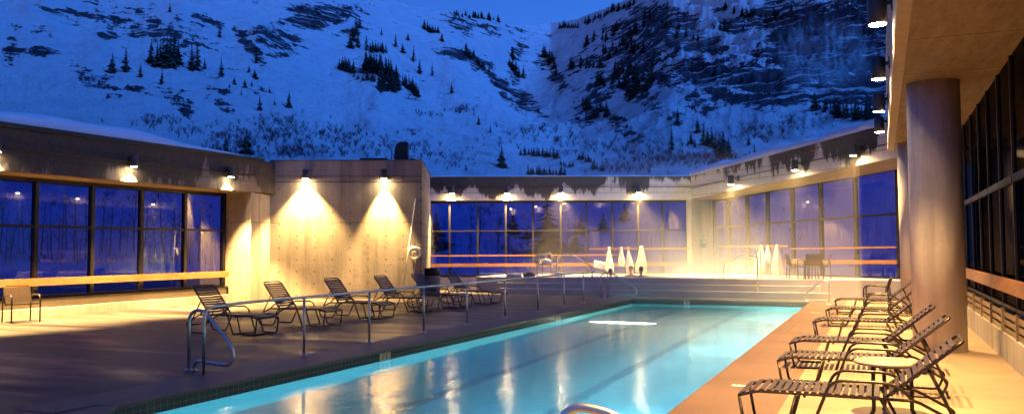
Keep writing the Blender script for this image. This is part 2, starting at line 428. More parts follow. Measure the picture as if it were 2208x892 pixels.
az = np.concatenate([np.linspace(-math.pi, R(-40), 150)[:-1], np.linspace(R(-40), R(34), 1050)[:-1], np.linspace(R(34), math.pi, 150)])
rad = np.concatenate([np.linspace(0.5, 60, 60)[:-1], np.geomspace(60, 300, 130)[:-1], np.linspace(300, 1250, 300)[:-1], np.linspace(1250, 2600, 12)])
AZg, RDg = np.meshgrid(az, rad); X = np.sin(AZg)*RDg; Y = np.cos(AZg)*RDg; Z = height(X, Y)
nv = X.size; nr, na = X.shape
co = np.stack([X, Y, Z], -1).reshape(-1, 3)
idx = np.arange(nv).reshape(nr, na)
qd = np.stack([idx[:-1,:-1], idx[:-1,1:], idx[1:,1:], idx[1:,:-1]], -1).reshape(-1, 4)[:, ::-1]
me = bpy.data.meshes.new('mountain_slope')
me.vertices.add(nv); me.vertices.foreach_set('co', co.ravel())
me.loops.add(qd.size); me.loops.foreach_set('vertex_index', qd.ravel().astype(np.int32))
me.polygons.add(len(qd)); me.polygons.foreach_set('loop_start', np.arange(0, qd.size, 4, dtype=np.int32)); me.polygons.foreach_set('loop_total', np.full(len(qd), 4, dtype=np.int32))
me.update(); me.polygons.foreach_set('use_smooth', np.ones(len(qd), bool))
# where bare rock lies: outcrop centres in bearing (photo column) and elevation (photo row), size, tilt, amount
pxv = 1104+FPX*co[:,0]/np.maximum(co[:,1], 1); pyv = 535-FPX*(co[:,2]-CAMH)/np.maximum(co[:,1], 1)
rock = np.full(nv, .0); pale = np.zeros(nv)
OUT = [(300,45,150,34,12,.40),(150,18,60,10,10,.5),(75,102,36,12,0,.62),(60,60,50,25,20,.3),(225,68,24,9,5,.7),(15,95,25,40,0,.35),(200,165,60,24,20,.40),(290,188,40,10,15,.45),
 (380,215,60,18,38,.48),(470,190,40,8,10,.5),(430,90,60,14,10,.25),(450,38,40,10,25,.55),(535,95,55,12,48,.60),(590,75,50,28,15,.55),(600,112,30,7,0,.6),(700,30,85,22,-12,.62),(670,12,60,14,-5,.5),(640,35,25,18,0,.6),
 (750,60,40,8,-15,.5),(480,225,45,12,25,.4),(560,190,40,10,10,.35),(800,150,70,30,15,.34),(880,195,40,12,45,.3),(700,285,160,14,0,.12),
 (1000,50,50,22,15,.62),(1045,55,45,20,15,.55),(990,115,45,12,15,.62),(1020,125,40,16,45,.66),(1055,150,40,16,55,.66),(1090,190,38,17,58,.75),(1130,215,40,22,35,.66),(1110,165,18,20,0,.5),(1160,240,30,8,30,.5),
 (1120,110,22,40,10,.5),(1180,130,26,30,20,.58),(1205,170,30,18,45,.75),(1235,190,12,10,0,.5),(1100,60,60,16,12,.35),(1170,275,12,14,0,.45),
 (1240,150,40,30,0,.45),(1290,120,60,50,0,.45),(1340,160,60,60,0,.52),(1390,120,70,60,0,.60),(1290,210,60,40,-45,.60),(1270,250,34,20,-30,.78),(1340,270,50,18,40,.66),(1370,300,24,12,0,.55),
 (1360,60,60,30,-20,.55),(1440,40,80,34,12,.80),(1480,85,90,24,14,.80),(1420,75,60,14,10,.85),(1380,200,60,28,35,.56),(1440,170,70,22,20,.6),(1520,150,80,26,12,.95),(1590,165,80,26,20,.85),(1640,170,90,36,5,.85),
 (1680,215,120,14,2,.85),(1560,200,70,16,25,.75),(1600,50,50,24,0,.6),(1690,30,70,34,-10,.9),(1700,80,45,22,0,.8),(1740,40,90,40,0,.85),(1650,110,50,18,10,.45),(1790,110,110,66,0,1.1),(1860,60,80,70,0,1.0),
 (1800,205,130,22,3,1.0),(1880,180,80,40,0,.95),(1640,235,40,10,5,.55),(1510,225,50,20,40,.5),(1440,240,40,20,30,.4),(1780,250,80,8,5,.2),(1560,20,25,16,0,.3)]
for cx_, cy_, rx, ry, ang, am in OUT:
    if cx_ < 1000: am *= 1.3
    elif cx_ > 1350: am *= 1.2
    c_, s_ = math.cos(R(ang)), math.sin(R(ang)); dx = pxv-cx_; dy = pyv-cy_
    u = (dx*c_+dy*s_)/rx; v = (-dx*s_+dy*c_)/ry
    rock = np.maximum(rock, am*np.exp(-(u*u+v*v)**1.3*.7))
inside = (co[:,1] > 0) & (co[:,1] < 2600)
rock = np.where(inside, rock, .3)
pale = np.exp(-((((pxv-1790)/95)**2+((pyv-115)/70)**2))**3*.8)+np.exp(-((((pxv-1500)/60)**2+((pyv-75)/26)**2))**2)*.5
pale = np.where(inside, np.clip(pale,0,1), 0)
fold = np.where(inside, np.exp(-((pyv-330)/70)**2), 0)
bed = np.stack([np.arctan2(co[:,0], co[:,1])*700, co[:,2], np.hypot(co[:,0], co[:,1])*.12], -1)
at = me.attributes.new('bed', 'FLOAT_VECTOR', 'POINT'); at.data.foreach_set('vector', bed.astype(np.float32).ravel())
for nm, arr in (('rock', rock), ('pale', pale), ('brush', fold)):
    at = me.attributes.new(nm, 'FLOAT', 'POINT'); at.data.foreach_set('value', arr.astype(np.float32))
def mk_snow():
    m, nt, b = newmat('mountain_snow_and_rock'); v = coords(nt)
    at = N(nt, 'Attribute', attribute_name='rock'); pl = N(nt, 'Attribute', attribute_name='pale')
    geo = N(nt, 'NewGeometry')
    v2 = coords(nt, (1,.5,1.5))
    bd = N(nt, 'Attribute', attribute_name='bed')
    def bc(sc, rot=0):
        mp = N(nt, 'Mapping'); mp.inputs['Scale'].default_value = sc; mp.inputs['Rotation'].default_value = (0,0,R(rot)); nt.links.new(bd.outputs['Vector'], mp.inputs[0]); return mp.outputs[0]
    n1 = noise(nt, bc((.7,1.25,1), 0), .115, 9, .74, 0)
    n2 = noise(nt, bc((.35,2.6,1), -9), .05, 9, .74, .2)
    n3 = noise(nt, bc((1.7,.6,1), 8), .07, 8, .74, 0)
    am = at.outputs['Fac']
    mixn = math_(nt, 'ADD', math_(nt,'MULTIPLY', n1, .48), math_(nt,'ADD', math_(nt,'MULTIPLY', n2, .32), math_(nt,'MULTIPLY', n3, .20)))
    t = math_(nt, 'ADD', math_(nt, 'MULTIPLY', math_(nt, 'SUBTRACT', mixn, .5), 1.75), math_(nt, 'MULTIPLY', am, .34))
    rk = ramp(nt, math_(nt, 'ADD', t, .5), [(.645,0),(.675,1)])
    ledge = ramp(nt, noise(nt, bc((.28,3.4,1), -9), .085, 8, .72, .25), [(.555,0),(.60,.9)])
    rk = math_(nt, 'MULTIPLY', rk, math_(nt, 'SUBTRACT', 1.0, ledge))
    streak = noise(nt, bc((1.6,.8,1), 0), .12, 8, .75, .3)
    dark = mixc(nt, ramp(nt, streak, [(.35,0),(.65,1)]), (.010,.009,.015), (.12,.10,.13))
    palec = mixc(nt, streak, (.20,.22,.25), (.46,.50,.56))
    rc = mixc(nt, math_(nt,'MULTIPLY', pl.outputs['Fac'], ramp(nt, n3, [(.36,.0),(.52,1)])), dark, palec)
    sn = mixc(nt, noise(nt, v, .02, 5, .6), (.62,.66,.74), (.86,.88,.92))
    sn = mixc(nt, math_(nt,'MULTIPLY', ramp(nt, noise(nt, v2, .12, 6, .7), [(.52,0),(.7,1)]), .35), sn, (.40,.40,.50))
    # ground that the bare shrubs darken low on the slope
    br = N(nt, 'Attribute', attribute_name='brush')
    bn = noise(nt, coords(nt, (1,.35,1)), .09, 7, .75, .3)
    sn = mixc(nt, math_(nt,'MULTIPLY', ramp(nt, bn, [(.50,0),(.66,1)]), math_(nt,'MULTIPLY', br.outputs['Fac'], .55)), sn, (.20,.16,.24))
    nt.links.new(mixc(nt, rk, sn, rc), b.inputs['Base Color'])
    b.inputs['Roughness'].default_value = .85; b.inputs['Specular IOR Level'].default_value = .1
    hh = math_(nt, 'ADD', n1, math_(nt,'MULTIPLY', noise(nt, v, .2, 6, .65), .25))
    bump(nt, b, hh, .9, 9.0); return m
me.materials.append(mk_snow())
terr = bpy.data.objects.new('mountain_slope', me); col.objects.link(terr); props(terr, kind='structure')

# ------------------------------------------------------------ conifers
M['needles'] = simple('conifer_needles', (.030,.034,.028), .9, 0, 3, .5)
M['bark'] = simple('bark', (.06,.045,.04), .9, 0, 6, .3)
M['aspen'] = simple('aspen_bark', (.10,.08,.08), .8, 0, 6, .4)
def conifer_mesh(seed, wid=.19, layers=16, per=9, flat=False):
    rd = random.Random(seed); mb = MB(); 
    for i in range(layers):
        t = i/(layers-1); z = .10+.88*t
        rad_ = wid*(1-t)**.75*(rd.uniform(.78,1.15))+.012
        if flat: rad_ = wid*(1-t**3)*rd.uniform(.6,1.1)+.01
        n = max(4, int(per*(1-t*.5)))
        for k in range(n):
            if rd.random() < .12: continue
            an = 2*math.pi*(k+rd.random()*.7)/n; L = rad_*rd.uniform(.65,1.25); dr = L*rd.uniform(.25,.55)
            d = Vector((math.cos(an), math.sin(an), 0)); s = Vector((-d.y, d.x, 0))*L*.36
            p0 = Vector((0,0,z+.03)); tip = d*L+Vector((0,0,z-dr))
            m1 = d*L*.55+s+Vector((0,0,z-dr*.75)); m2 = d*L*.55-s+Vector((0,0,z-dr*.75)); up = d*L*.5+Vector((0,0,z-dr*.2))
            mb.add([p0, m1, tip, m2, up], [(0,1,4),(1,2,4),(2,3,4),(3,0,4)])
    mb.lathe([(.02,.93),(.004,1.0)], seg=5)
    me = bpy.data.meshes.new('crown'); me.from_pydata(mb.v, [], mb.f); me.materials.append(M['needles']); me.update()
    tb = MB().tube([(0,0,-.06),(0,0,.5),(0,0,.95)], [.017,.012,.003], 6)
    mt = bpy.data.meshes.new('trunk'); mt.from_pydata(tb.v, [], tb.f); mt.materials.append(M['bark']); mt.update()
    return me, mt
CON = [conifer_mesh(1,.17), conifer_mesh(2,.20), conifer_mesh(3,.24,14,10), conifer_mesh(4,.14,15,8), conifer_mesh(5,.20,13,9,True)]
def conifer(px, py, hpx, label, group, var=None, rmin=46, wide=1.0, name='pine_tree'):
    q = place(px, py, rmin)
    if q is None: return
    p, r = q
    D = p.y; h = hpx*D/FPX*1.18
    cm, tm = CON[random.randrange(4) if var is None else var]
    root = thing(name, label, 'tree', (p.x, p.y, p.z-.02*h), random.uniform(0, 6.28), group)
    root.scale = (h*wide*random.uniform(1.1,1.5), h*wide*random.uniform(1.1,1.5), h)
    for nm, m_ in (('crown', cm), ('trunk', tm)):
        o = bpy.data.objects.new(nm, m_); col.objects.link(o); o.parent = root
def run(x0, y0, x1, y1, n, h0, h1, jit=2.0):
    out = []
    for i in range(n):
        t = (i+random.uniform(.2,.8))/n
        out.append((x0+(x1-x0)*t+random.uniform(-jit,jit), y0+(y1-y0)*t+random.uniform(-jit,jit), random.uniform(h0,h1)))
    return out
single = [
 (242,158,38,'dark conifer standing furthest left on the smooth snow slope'),(271,157,48,'ragged dark conifer second from the left on the smooth snow slope'),
 (303,168,28,'small conifer just below and left of the large dark clump on the left slope'),(349,183,31,'small pointed conifer directly below the large dark clump on the left slope'),
 (441,150,22,'short thin conifer touching the right side of the conifer pair on the left slope'),(477,167,38,'rounded conifer standing alone right of the conifer pair on the left slope'),
 (473,82,24,'narrow conifer among rocks high on the left slope'),(366,27,18,'tiny conifer near the top edge above the left rock field'),
 (560,240,30,'broad small conifer alone low on the left slope'),(592,227,13,'tiny conifer right of the broad small one low on the left slope'),(581,200,10,'very small conifer on bare snow above the low left slope'),
 (623,232,32,'pointed conifer above the shrub line behind the concrete block'),
 (532,334,50,'dark narrow spruce rising right behind the end of the left roof'),(486,330,36,'dim spruce half hidden behind the end of the left roof snow'),
 (853,102,26,'dense conifer alone high on the slope right of the mid cluster'),(868,115,20,'small conifer just right of the dense lone one high on the slope'),
 (892,134,32,'thick tall conifer in the open snow above the flue'),(905,160,28,'double topped conifer below the thick tall one in open snow'),
 (932,164,24,'small conifer to the right of the double topped one in open snow'),(974,202,22,'very thin lone conifer in open snow left of the rocky rib'),
 (823,77,16,'thin conifer high above the mid slope cluster'),(768,75,34,'tall conifer at the top of the column of trees high on the mid slope'),
 (1032,269,18,'small lone conifer on the lower snow field above the middle glass wall'),(1057,287,18,'squat conifer right of the small lone one on the lower snow field'),
 (1082,362,44,'tall ragged conifer just above the left end of the middle roof'),(1005,368,16,'low bushy conifer just above the roof left of the tall ragged one'),
 (1448,325,50,'large oval conifer standing alone above the right roof corner'),(1461,269,32,'bushy conifer above and right of the large oval one'),
 (1504,287,30,'left and highest tree of the line above the right roof corner'),(1614,314,24,'thin conifer alone above the right roof'),(1627,329,18,'small conifer touching the right roof snow line'),
]
for x, y, h, lb in single: conifer(x, y, h, lb, None)
groups = [
 ('dark conifer in the large dense clump on the left snow slope','the large conifer clump on the left slope',
   [(326,137,46),(339,143,44),(345,145,54),(353,146,60),(360,145,64),(368,146,64),(377,141,64),(384,140,50)],.8),
 ('dark conifer of the close pair right of the large clump on the left slope','the conifer pair on the left slope',[(413,154,53),(425,153,55)],1.2),
 ('small conifer among the rocks along the left slope gully','small conifers by the left gully',[(505,183,15),(528,190,17),(543,187,12),(537,156,13),(549,170,18),(553,137,24),(520,205,10),(495,190,9)],1.3),
 ('conifer in the column of trees high on the mid slope','column of conifers high on the mid slope',[(755,104,26),(772,104,30),(763,90,26),(790,109,28),(775,60,20),(760,80,22)]+run(798,112,832,114,9,16,24,2),1.2),
 ('dark conifer packed into the dense mid slope cluster','the dense conifer cluster of the mid slope',
   run(731,148,765,158,7,16,30,3)+run(785,150,815,160,10,30,44,2)+run(815,165,856,185,14,34,46,3)+run(816,195,854,196,9,28,40,3)+run(760,165,812,178,6,10,18,3),1.15),
 ('conifer in the slanting row below the dense mid slope cluster','slanting row of conifers on the mid slope',run(868,182,902,212,12,20,32,1.5),1.0),
 ('small conifer high on the slope left of the saddle','small conifers left of the saddle',[(915,64,20),(922,66,18)]+run(926,70,948,72,6,12,18,1)+[(953,90,18),(880,88,16)],1.2),
 ('tiny conifer on the ridge left of the saddle against the sky','ridge conifers left of the saddle',run(975,32,1080,46,16,8,16,3),1.2),
 ('tiny conifer on the ridge right of the saddle against the sky','ridge conifers right of the saddle',run(1206,62,1248,60,9,10,17,1.5)+run(1262,52,1372,8,18,10,20,3),1.2),
 ('conifer on the rocky rib in the middle of the gully','conifers on the gully ribs',run(1000,108,1055,165,9,12,22,6)+run(1095,140,1130,175,6,12,26,5)+run(1172,120,1205,160,8,14,26,6)+[(1105,128,24),(1172,125,26)],1.2),
 ('conifer on the wooded rock slope right of the gully','conifers of the wooded slope right of the gully',
   run(1222,150,1295,140,10,16,30,8)+run(1270,100,1330,70,10,14,26,10)+run(1290,180,1390,170,18,20,38,14)+run(1300,120,1400,110,12,18,32,12)+run(1350,220,1420,160,9,20,36,10)+run(1250,235,1310,255,9,20,34,8)+run(1340,100,1400,40,10,14,28,8),1.15),
 ('small conifer in the upper low row above the middle roof','upper low row of conifers above the middle roof',run(1123,333,1203,342,13,12,20,2),1.3),
 ('small conifer in the lower row touching the middle roof line','lower row of conifers above the middle roof',run(1135,377,1220,379,14,12,22,1.5),1.3),
 ('small conifer in the thin rows above the middle roof right end','thin rows of conifers above the right end of the middle roof',run(1246,343,1282,352,7,9,17,1.5)+run(1276,364,1304,370,6,8,15,1)+run(1208,357,1238,361,6,6,11,1),1.3),
 ('conifer in the dark line of trees above the right roof corner','line of conifers above the right roof corner',[(1517,314,42),(1526,316,34),(1535,320,40),(1543,324,34),(1552,330,38),(1560,340,50),(1571,340,38),(1490,310,24),(1498,318,20),(1483,316,16)],1.2),
 ('dark conifer at the foot of the right cliff above the right roof','conifers at the foot of the right cliff',run(1752,238,1885,262,16,22,40,6)+run(1840,262,1900,255,6,24,36,3),1.1),
 ('small conifer on the cliff ledges at the top right','conifers on the right cliff ledges',run(1565,30,1640,40,9,10,20,8)+run(1640,50,1720,30,8,10,20,8)+run(1540,60,1570,70,4,12,18,4)+run(1440,60,1500,100,6,14,24,10),1.2),
]
SHORT = {'the large conifer clump on the left slope':'the large clump on the left slope','the conifer pair on the left slope':'the pair right of the large clump',
 'small conifers by the left gully':'the scattered rocks by the left gully','column of conifers high on the mid slope':'the tree column high on the mid slope',
 'the dense conifer cluster of the mid slope':'the dense cluster on the mid slope','slanting row of conifers on the mid slope':'the slanting row on the mid slope',
 'small conifers left of the saddle':'the group below the left ridge','ridge conifers left of the saddle':'the ridge line left of the saddle','ridge conifers right of the saddle':'the ridge line right of the saddle',
 'conifers on the gully ribs':'the rocky ribs in the gully','conifers of the wooded slope right of the gully':'the wooded slope right of the gully',
 'upper low row of conifers above the middle roof':'the upper row above the middle roof','lower row of conifers above the middle roof':'the row touching the middle roof line',
 'thin rows of conifers above the right end of the middle roof':'the thin rows above the middle roof','line of conifers above the right roof corner':'the dark line above the right roof corner',
 'conifers at the foot of the right cliff':'the trees at the right cliff foot','conifers on the right cliff ledges':'the trees on the right cliff ledges'}
ORD = ['first','second','third','fourth','fifth','sixth','seventh','eighth','ninth','tenth','eleventh','twelfth','thirteenth','fourteenth','fifteenth','sixteenth']
for lb, gp, pts, wd in groups:
    pts = sorted(pts); n = len(pts); ys = sorted(p_[1] for p_ in pts); short = SHORT[gp]
    for i, (x, y, h) in enumerate(pts):
        if n <= 10: l_ = f'{ORD[i]} conifer from the left in {short}'
        else:
            l_ = ('far left','left','middle','right','far right')[min(4, i*5//n)]; k_ = 'upper' if y < ys[n//2] else 'lower'
            z_ = 'tall' if h > sorted(p_[2] for p_ in pts)[n//2] else 'short'
            l_ = f'{z_} conifer, {l_} {k_} part of {short}'
        conifer(x, y, h, l_, gp, None, wide=wd)

# trees close behind the glass walls
near = [(1181,552,112,'tall dark spruce close behind the middle glass wall',1.5),(940,535,66,'dark bushy spruce behind the left end of the middle glass wall',1.8),(918,540,50,'low dark spruce at the very left edge of the middle glass wall',1.8),
 (1106,505,46,'small spruce behind the third bay of the middle glass wall',1.3),(1252,508,40,'small spruce seen right of the tall dark spruce through the glass',1.4),(1301,498,34,'small spruce seen through the glass above the towels',1.3),
 (1347,475,36,'small spruce seen high through the glass beside the fourth lamp',1.2),(1138,515,26,'low spruce left of the tall dark spruce through the glass',1.6),(1240,545,40,'low dark spruce near the stair rails behind the glass',1.7)]
for x, y, h, lb, wd in near: conifer(x, y, h, lb, None, 2, rmin=44, wide=wd, name='spruce_tree')

def bare_mesh(seed, dens=14):
    rd = random.Random(seed); tr = MB(); tw = MB()
    lean = rd.uniform(-.04,.04); P = [Vector((lean*t*2+rd.uniform(-.008,.008), rd.uniform(-.008,.008), t)) for t in (-.04,.2,.4,.6,.8,1)]
    tr.tube(P, [.011,.010,.008,.006,.004,.001], 5)
    for i in range(dens):
        t = rd.uniform(.25,.95); an = rd.uniform(0,6.28); L = (1.05-t)*rd.uniform(.16,.34)
        b0 = Vector((lean*t*2,0,t)); d = Vector((math.cos(an), math.sin(an), rd.uniform(.6,1.3))).normalized()
        e = b0+d*L; tw.tube([b0, b0+d*L*.5, e+Vector((0,0,.02))], [.004,.0028,.001], 3)
        for j in range(3):
            q = b0+d*L*rd.uniform(.3,.9); dd = (d+Vector((rd.uniform(-.8,.8), rd.uniform(-.8,.8), rd.uniform(0,.5)))).normalized()
            tw.tube([q, q+dd*L*.45], [.0022,.0008], 3)
    out = []
    for nm, mb, mt in (('trunk', tr, M['aspen']), ('branches', tw, M['aspen'])):
        me = bpy.data.meshes.new(nm); me.from_pydata(mb.v, [], mb.f); me.materials.append(mt); me.update(); out.append(me)
    return out
BARE = [bare_mesh(i, 12+i*3) for i in range(4)]
def bare(px, py, hpx, label, group):
    q = place(px, py, 44)
    if q is None: return
    p, r = q; h = hpx*p.y/FPX
    root = thing('bare_tree', label, 'tree', tuple(p), random.uniform(0,6.28), group); root.scale = (h*1.3, h*1.3, h)
    for nm, m_ in zip(('trunk','branches'), BARE[random.randrange(4)]):
        o = bpy.data.objects.new(nm, m_); col.objects.link(o); o.parent = root
for k in range(46):
    x_ = -20+490*(k+random.random())/46; i_ = 0 if x_ < 62 else 1 if x_ < 195 else 2 if x_ < 299 else 3 if x_ < 395 else 4; h_ = random.uniform(70,150)
    bare(x_, random.uniform(540,572), h_, f"{'tall' if h_ > 110 else 'short'} bare aspen in snow behind the {ORD[i_]} visible pane of the left glass wall", 'bare aspens behind the left glass wall')
for k in range(16):
    bare(random.uniform(930,1250), random.uniform(520,570), random.uniform(50,110), 'slender bare tree standing in snow behind the middle glass wall', 'bare trees behind the middle glass wall')

# bare brush on the lower slope: nobody could count it
tw = MB(); rd = random.Random(4)
BR = [(345,262,50,14,60),(400,285,40,8,30),(560,292,90,22,150),(640,300,120,26,170),(600,262,50,12,40),(760,300,60,18,60),(700,330,150,12,120),(500,310,40,18,70),(880,320,60,14,40),(960,345,70,18,50),(1000,240,50,8,26),(930,250,30,6,14),
      (1100,300,80,22,40),(1220,300,80,26,50),(1350,330,90,26,110),(1440,345,70,18,90),(1500,350,60,14,80),(1640,290,60,22,70),(1560,345,60,12,60),(1720,270,60,14,60),(1350,365,70,8,60),(620,335,60,8,60),(470,330,40,10,40),
      (120,440,120,22,60),(330,430,120,24,60),(80,560,100,8,30),(300,565,120,6,30),(1060,470,80,30,40),(1150,540,120,14,30),(1700,480,80,30,20)]
for cx_, cy_, rx, ry, n in BR:
    for k in range(int(n*.8)):
        q = place(rd.gauss(cx_, rx*.6), rd.gauss(cy_, ry*.6), 50)
        if q is None: continue
        p, r_ = q; h = rd.uniform(7,17)*p.y/FPX; 
        for j in range(9):
            an = rd.uniform(0,6.28); l = rd.uniform(.2,.7)
            e = p+Vector((math.cos(an)*l*h, math.sin(an)*l*h, h*rd.uniform(.5,1))); w = h*.022
            tw.add([p+Vector((-w,0,0)), p+Vector((w,0,0)), e, p+Vector((0,w,0))], [(0,1,2),(1,3,2)])
            mid = p.lerp(e, .55)
            for i in range(2):
                e2 = mid+Vector((rd.uniform(-.35,.35)*h, rd.uniform(-.35,.35)*h, h*rd.uniform(.2,.5)))
                tw.add([mid+Vector((-w*.7,0,0)), mid+Vector((w*.7,0,0)), e2], [(0,1,2)])
M['twigs'] = simple('bare_twigs', (.075,.04,.06), .9, 0, 1, .3)
props(tw.build('bare_brush', M['twigs']), 'bare purplish brush scattered over the lower snow slope', 'brush', None, 'stuff')

# ============================================================ COURTYARD GROUND, POOL
PL, PR, PF, PN = -7.72, -2.04, 27.9, 6.9      # pool: left, right, far, near (B, B, A, A)
WZ = -.17
def local(o): o.rotation_euler = (0,0,RZ); return o
dk = MB()
CH = [(PL, 7.55), (PL+1.35, PN)]               # cut corner at the near left
hole = [(PL,PF),(PR,PF),(PR,-3.0),(PL+1.9,-3.0),(PL+1.3,4.9),(PL,6.85)]
dk.add([(-40,-14,0),(-40,PF,0),(-40,46,0),(PL,46,0),(PL,PF,0),(PL,6.85,0),(PL+1.3,4.9,0),(PL+1.9,-3,0),(PR,-3,0),(PR,PF,0),(PR,46,0),(-40,6.85,0),(PL+1.9,-14,0),(PR,-14,0)],
       [(1,4,3,2),(11,5,4,1),(0,12,7,6,5,11),(12,13,8,7),(4,9,10,3)][0:5])
o = dk.build('deck', M['deck'])
for p_ in o.data.polygons: pass
o.data.flip_normals() if o.data.polygons[0].normal.z < 0 else None
local(o); props(o, kind='structure')
local(props(MB().add([(PR,-14,0),(-1.02,-14,0),(-1.02,29,0),(PR,29,0)], [(0,1,2,3)]).build('pool_edge_strip', M['deck_brown']), kind='structure'))
d2 = MB(); d2.add([(-1.02,-14,0),(1.66,-14,0),(1.66,29.0,0),(-1.02,29.0,0)], [(0,1,2,3)]); d2.add([(PR,29,0),(1.66,29,0),(1.66,46,0),(PR,46,0)], [(0,1,2,3)])
local(props(d2.build('poolside_deck', M['deck_right']), kind='structure'))
# the outside edge of the courtyard slab
# basin
bs = MB(); ZF = -1.32
rim = [(PL,PF),(PR,PF),(PR,-3.0),(PL+1.9,-3.0),(PL+1.3,4.9),(PL,6.85)]
vs = [(x,y,WZ-.02) for x,y in rim]+[(x,y,ZF) for x,y in rim]; n = 6
bs.add(vs, [tuple(range(n,2*n))]+[(i,(i+1)%n,n+(i+1)%n,n+i) for i in range(n)])
local(props(bs.build('pool_basin', M['basin']), kind='structure'))
tl = MB()
for i in range(6):
    (x0,y0),(x1,y1) = rim[i], rim[(i+1)%6]
    tl.add([(x0,y0,WZ-.02),(x1,y1,WZ-.02),(x1,y1,-.035),(x0,y0,-.035)], [(0,1,2,3)])
local(props(tl.build('waterline_tile_band', M['tile']), kind='structure'))
# coping with a slightly rounded nose standing into the pool
cp = MB(); cp2 = MB()
for i in range(6):
    (x0,y0),(x1,y1) = rim[i], rim[(i+1)%6]; a = Vector((x0,y0,0)); b = Vector((x1,y1,0)); t = (b-a).normalized(); nn = Vector((t.y,-t.x,0))
    if i == 0: nn = Vector((0,-1,0))
    cen = Vector(((PL+PR)/2, 15, 0))
    if nn.dot(cen-a) < 0: nn = -nn
    (cp2 if i == 1 else cp).obox((a+b)/2+nn*(-.12)+Vector((0,0,-.016)), (b-a)/2, nn*.145, Vector((0,0,.022)))
cp.add([(-8.58,6.3,.006),(PL-.26,6.3,.006),(PL-.26,PF+.3,.006),(-8.58,PF+.3,.006)], [(0,1,2,3)])
M['coping'] = simple('coping_concrete', (.11,.10,.09), .6, 0, 9, .3, .3)
local(props(cp.build('pool_coping', M['coping'], bevel=.008), kind='structure'))
local(props(cp2.build('pool_coping', M['deck_brown'], bevel=.008), kind='structure'))
wt = MB(); wt.prism([(PL-.1,PF+.1),(PR+.1,PF+.1),(PR+.1,-3.1),(PL+1.8,-3.1),(PL+1.2,4.8),(PL-.1,6.8)], ZF-.4, WZ)
local(props(wt.build('pool_water', M['water']), kind='structure'))
# lane lines on the floor
for k, b_ in enumerate((-5.83, -3.93)):
    local(props(MB().box(b_-.10, b_+.10, -2.2, 26.4, ZF, ZF+.006).build('lane_line', M['lane']), kind='structure'))
# underwater lamps: one lens fixture, plus unseen wall lights added to brighten the water
def wall_uw_fill(a_, z_, e, colr):
    l = bpy.data.lights.new('unseen_underwater_light', 'AREA'); l.shape = 'DISK'; l.size = .3; l.energy = e; l.color = colr
    o = bpy.data.objects.new('unseen_underwater_light', l); col.objects.link(o); o.location = W(a_, PR-.02, z_)
    o.rotation_euler = (W(0,-1)+Vector((0,0,-.10))).to_track_quat('-Z','Y').to_euler(); return o
def uw(b_, a_, z_, e, rad_, colr=(1,.92,.72)):
    l = bpy.data.lights.new('unseen_underwater_light', 'POINT'); l.energy = e; l.shadow_soft_size = rad_; l.color = colr
    o = bpy.data.objects.new('unseen_underwater_light', l); col.objects.link(o); o.location = W(a_, b_, z_); return o
POOL_E = 46
t = thing('underwater_lamp', 'long glowing underwater lamp at the far left of the pool', 'lamp', W(21.9,-6.35,ZF), RZ)
M['uw_lens'] = emis('underwater_lens', (1,.93,.62), 16)
MB().lathe([(.9,.05),(.9,.07),(.6,.12),(0,.14)], seg=32, sy=.13).build('lens', M['uw_lens'], t); MB().lathe([(1,0),(1,.05)], seg=32, sy=.18).build('housing', M['steel'], t)
for k in range(12):  # added row of fill lights without fixtures, out of view under the right edge
    f = k/11; wall_uw_fill(27-2.45*k, -.6, POOL_E*(1.05-.5*f), (.95-.60*f, 1-.13*f, .66+.30*min(1,f*1.6)))

# platform (raised terrace with steps) and spa
PZ = .6; SPA = (-10.4, -4.4, 31.6, 34.3)       # spa hole b0 b1 a0 a1
pf = MB(); a0 = 30.05
pf.box(-14.6, SPA[0], a0, 47, -.3, PZ); pf.box(SPA[1], 2.2, a0, 47, -.3, PZ); pf.box(SPA[0], SPA[1], a0, SPA[2], -.3, PZ); pf.box(SPA[0], SPA[1], SPA[3], 47, -.3, PZ)
local(props(pf.build('terrace', M['platform'], bevel=.01), kind='structure'))
for i in range(2):
    zz = .4-.2*i; a1 = a0-.003-.36*i
    local(props(MB().box(-13.6+.25*i, -1.9+.35*i, a1-.36, a1, -.02, zz).build('terrace_step', M['platform'], bevel=.012), kind='structure'))
sp = MB(); z0 = -.35
sp.add([(SPA[0]+.002,SPA[2]+.002,z0),(SPA[1]-.002,SPA[2]+.002,z0),(SPA[1]-.002,SPA[3]-.002,z0),(SPA[0]+.002,SPA[3]-.002,z0)]+[(SPA[0]+.002,SPA[2]+.002,PZ-.01),(SPA[1]-.002,SPA[2]+.002,PZ-.01),(SPA[1]-.002,SPA[3]-.002,PZ-.01),(SPA[0]+.002,SPA[3]-.002,PZ-.01)],
       [(0,1,2,3),(0,4,5,1),(1,5,6,2),(2,6,7,3),(3,7,4,0)])
local(props(sp.build('spa_basin', simple('spa_plaster', (.75,.72,.62), .7)), kind='structure'))
local(props(MB().add([(SPA[0],SPA[2],PZ-.09),(SPA[1],SPA[2],PZ-.09),(SPA[1],SPA[3],PZ-.09),(SPA[0],SPA[3],PZ-.09)], [(0,1,2,3)]).build('spa_water', M['spa_water']), kind='structure'))
for b_, a_, e in ((-7.0,33.6,120),(-4.9,33.0,150),(-9.8,33.4,12)):
    uw(b_, a_, .1, e, .15, (1,.80,.42))

